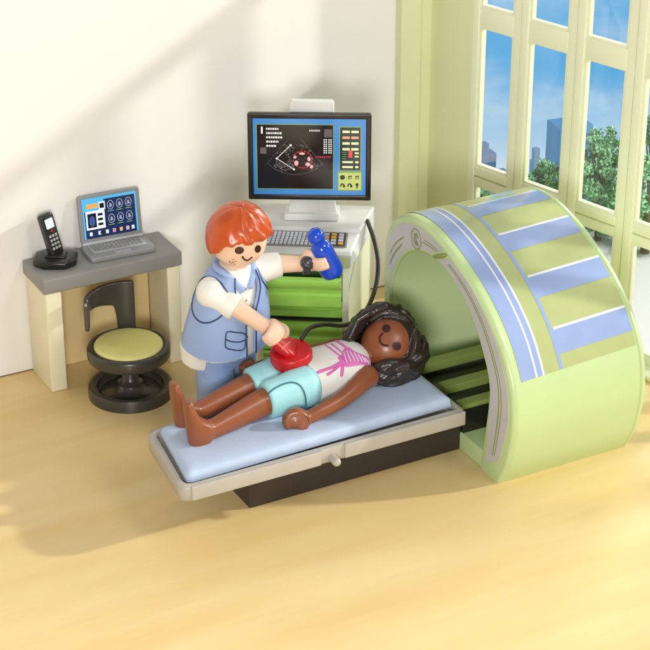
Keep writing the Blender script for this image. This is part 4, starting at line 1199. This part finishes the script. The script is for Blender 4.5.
# moulded short hair
hb = bmesh.new(); NA, NT = 144, 60; rows = []
def hairline(az):   # lowest elevation of the hair for an azimuth (0 = face)
    a = abs((az+180) % 360-180)
    pts = ((0, 17), (35, 16), (55, 8), (70, -10), (95, -28), (130, -38), (180, -42))
    for (a0, e0), (a1, e1) in zip(pts, pts[1:]):
        if a <= a1: return e0+(e1-e0)*(a-a0)/(a1-a0)
    return -42
for j in range(NT+1):
    row = []
    for i in range(NA):
        az = 360*i/NA; lo = hairline(az)+(.8+.9*max(0, math.cos(math.radians(az))))*(math.sin(az*PI/180*13+1.0)+.6*math.sin(az*PI/180*31)); t = min(1, j/(NT-6)); el = 90+(lo-90)*t
        a = math.radians(az); 
        # strands sweep out from a whorl near the front
        sw = math.sin(az*PI/180*11+t*5+1.3*math.sin(t*7)); amp = .004+.07*t*t*max(0, math.cos(a+.4))**1.2
        ee = 1.0
        r_ = (1.0+.02*math.sin(a*2))+amp*sw+.022*math.sin(az*PI/180*21+t*9)*t*t*max(0, math.cos(a+.4))
        r_ *= 1-.02*t
        if j > NT-6: r_ -= (j-(NT-6))*.045; el -= 0
        elif t > .93: r_ -= .04*((t-.93)/.07)**2
        e = math.radians(el); k = (abs(math.cos(e))**2.2+abs(math.sin(e))**2.2)**(1/2.2)
        row.append(hb.verts.new(dhc+(hf*math.cos(a)*math.cos(e)+hr2*math.sin(a)*math.cos(e)+hu2*math.sin(e)*1.0)*r_/k+hu2*.02))
    rows.append(row)
for a, b_ in zip(rows, rows[1:]):
    for i in range(NA): hb.faces.new((a[i], a[(i+1) % NA], b_[(i+1) % NA], b_[i]))
bmesh.ops.remove_doubles(hb, verts=rows[0], dist=.001)
dhair = obj('hair', hb, MT['hair'], doc, angle=0)
# wrist watch
wt = wrL+armL*.02
wf = by(301.5, 262, -8.2)
axw = armL; o1 = axw.orthogonal().normalized(); o2 = axw.cross(o1)
wa = obj('watch', loft([ring(wt+axw*h, o1, o2, r_, r_, 28) for h, r_ in ((-.12, .25), (-.11, .31), (.11, .32), (.12, .25))]), MT['watch'], doc)
vd = (CAM-wt).normalized(); vd = (vd+V((-.2, 0, .2))-axw*(vd+V((-.2, 0, .2))).dot(axw)).normalized()
obj('watch_dial', tube([wt+vd*.24, wt+vd*.36], .22, n=24, flat=1), MT['watch'], wa)
obj('watch_glass', lathe([(0, 0), (.15, 0), (.15, .03), (.12, .035), (.11, .015), (0, .015)], mtx=frame_mtx(wt+vd*.53, axw, vd.cross(axw), vd)), MT['dark'], wa)

# ================================================================== BOTTLE, PROBE, CABLE
BL_ = (bt1-bt0).length
bx_ = ba.orthogonal().normalized(); bmx = frame_mtx(bt0, bx_, ba.cross(bx_), ba)
bot = thing('bottle', 'translucent blue gel bottle held upside down in the doctor hand', 'bottle', bt0)
obj('flask', lathe([(0, -.1), (.2, -.09), (.31, -.03), (.36, .08), (.365, BL_*.2), (.33, BL_*.42), (.33, BL_*.56), (.31, BL_*.66), (.24, BL_*.73), (.18, BL_*.77), (.18, BL_*.84), (0, BL_*.84)], mtx=bmx), MT['bottle'], bot)
obj('stopper', lathe([(0, BL_*.76), (.19, BL_*.78), (.255, BL_*.83), (.27, BL_*.89), (.25, BL_*.96), (.19, BL_*1.02), (.1, BL_*1.055), (0, BL_*1.06)], mtx=bmx), MT['bottle'], bot)
obj('gel', lathe([(0, -.06), (.18, -.05), (.27, .0), (.31, .1), (.3, BL_*.16), (0, BL_*.18)], mtx=bmx), MT['gel'], bot)
# probe
prb = thing('ultrasound_probe', 'red ultrasound probe pressed on the patient belly by the doctor hand', 'ultrasound probe', pr0)
nv = V((-.12, -.1, 1)).normalized(); px_ = nv.orthogonal().normalized(); pmx = frame_mtx(pr0-nv*.3, px_, nv.cross(px_), nv)
ph1 = lathe([(0, -.08), (.55, -.06), (.61, .0), (.63, .06), (.63, .34), (.61, .39), (.56, .42), (.5, .42), (.0, .42)], mtx=pmx)
obj('probe_head', ph1, MT['red'], prb)
hd = bmesh.new()
hw = pa.cross(nv).normalized(); hup = hw.cross(pa).normalized(); hup = hup if hup.z > 0 else -hup
a_, b_ = pr0-pa*.1+nv*.16, prh+V((0, 0, .0))
merge(hd, loft([ring(a_.lerp(b_, t), hw, hup, w_, h_, 32, 4) for t, w_, h_ in ((-.06, .28, .06), (-.02, .36, .13), (.1, .40, .16), (.4, .38, .17), (.7, .32, .17), (.95, .28, .17), (1.1, .26, .16), (1.22, .2, .12), (1.25, .12, .06))]))
hdl = obj('handle', hd, MT['red'], prb)
bpr = bvh_of(hdl)
obj_split('printed_mark', merge(print_line(bpr, [(277,343),(283,348),(288,353)], .02, 3), print_line(bpr, [(282,349),(287,344),(290,342)], .02, 3), print_line(bpr, [(291,333),(295,337),(299,341)], .02, 3)), MT['redline'], hdl)
# cable from the cart to the probe
cp = [((367.5,221),-4.6),((374,240),-5.0),((378,262),-5.6),((376,285),-6.2),((369,305),-6.8),((358,319),-7.4),((343,325.5),-7.9),((325,324.5),-8.2),((310,328),-8.5),((302,338),-8.9)]
pts = [by(p[0], p[1], y) for p, y in cp]
cb = obj('cable', tube(pts, .07, n=12, m=6), MT['cable']); tag(cb, 'black cable looping from the cart side down to the red probe', 'cable')

# ================================================================== LIGHT
w = bpy.data.worlds.new('World'); sc.world = w; w.use_nodes = True
bg = w.node_tree.nodes['Background']; bg.inputs['Color'].default_value = (1.0, .985, .96, 1); bg.inputs['Strength'].default_value = .34
def lamp(name, typ, loc, target, energy, color=(1, 1, 1), size=1.0, **kw):
    l = bpy.data.lights.new(name, typ); l.energy = energy; l.color = color
    if typ == 'AREA': l.shape = 'DISK'; l.size = size
    else: l.shadow_soft_size = size
    for k, v in kw.items(): setattr(l, k, v)
    o = bpy.data.objects.new(name, l); COL.objects.link(o); o.location = loc
    o.rotation_euler = (V(target)-V(loc)).to_track_quat('-Z', 'Y').to_euler()
    return o
def dirp(az, el, d, c=(-1, -6, 2)):
    a, e = math.radians(az), math.radians(el); return V(c)+V((math.cos(a)*math.cos(e), math.sin(a)*math.cos(e), math.sin(e)))*d
lamp('key_softbox', 'AREA', dirp(-68, 48, 46), (0, -7, 1), 3800, (1, .98, .96), 12)
lamp('fill_softbox', 'AREA', dirp(-124, 19, 48, (3, -9, 2)), (3, -8, 2.5), 10500, (1, .985, .965), 10)
lamp('window_lamp', 'POINT', dirp(-22, 25, 600), (0, 0, 0), 10.5e6, (1, .96, .89), 12)
lamp('back_window_lamp', 'AREA', dirp(22, 32, 50), (0, -9, 1), 7000, (1, .95, .86), 6)

lamp('added_tree_fill', 'AREA', CAM+V((math.cos(math.radians(18))*230, math.sin(math.radians(18))*230, 60)), pol(azpx(600), 292, -92), 6.5e5, (1, .98, .94), 60)  # unseen area light, added only to brighten the trees outside
# ================================================================== RENDER SETTINGS
sc.render.engine = 'CYCLES'
sc.view_settings.view_transform = 'Standard'; sc.view_settings.look = 'None'; sc.view_settings.gamma = 1
sc.view_settings.exposure = 0.04
sc.cycles.max_bounces = 8
sc.render.resolution_x = 1024; sc.render.resolution_y = 1024
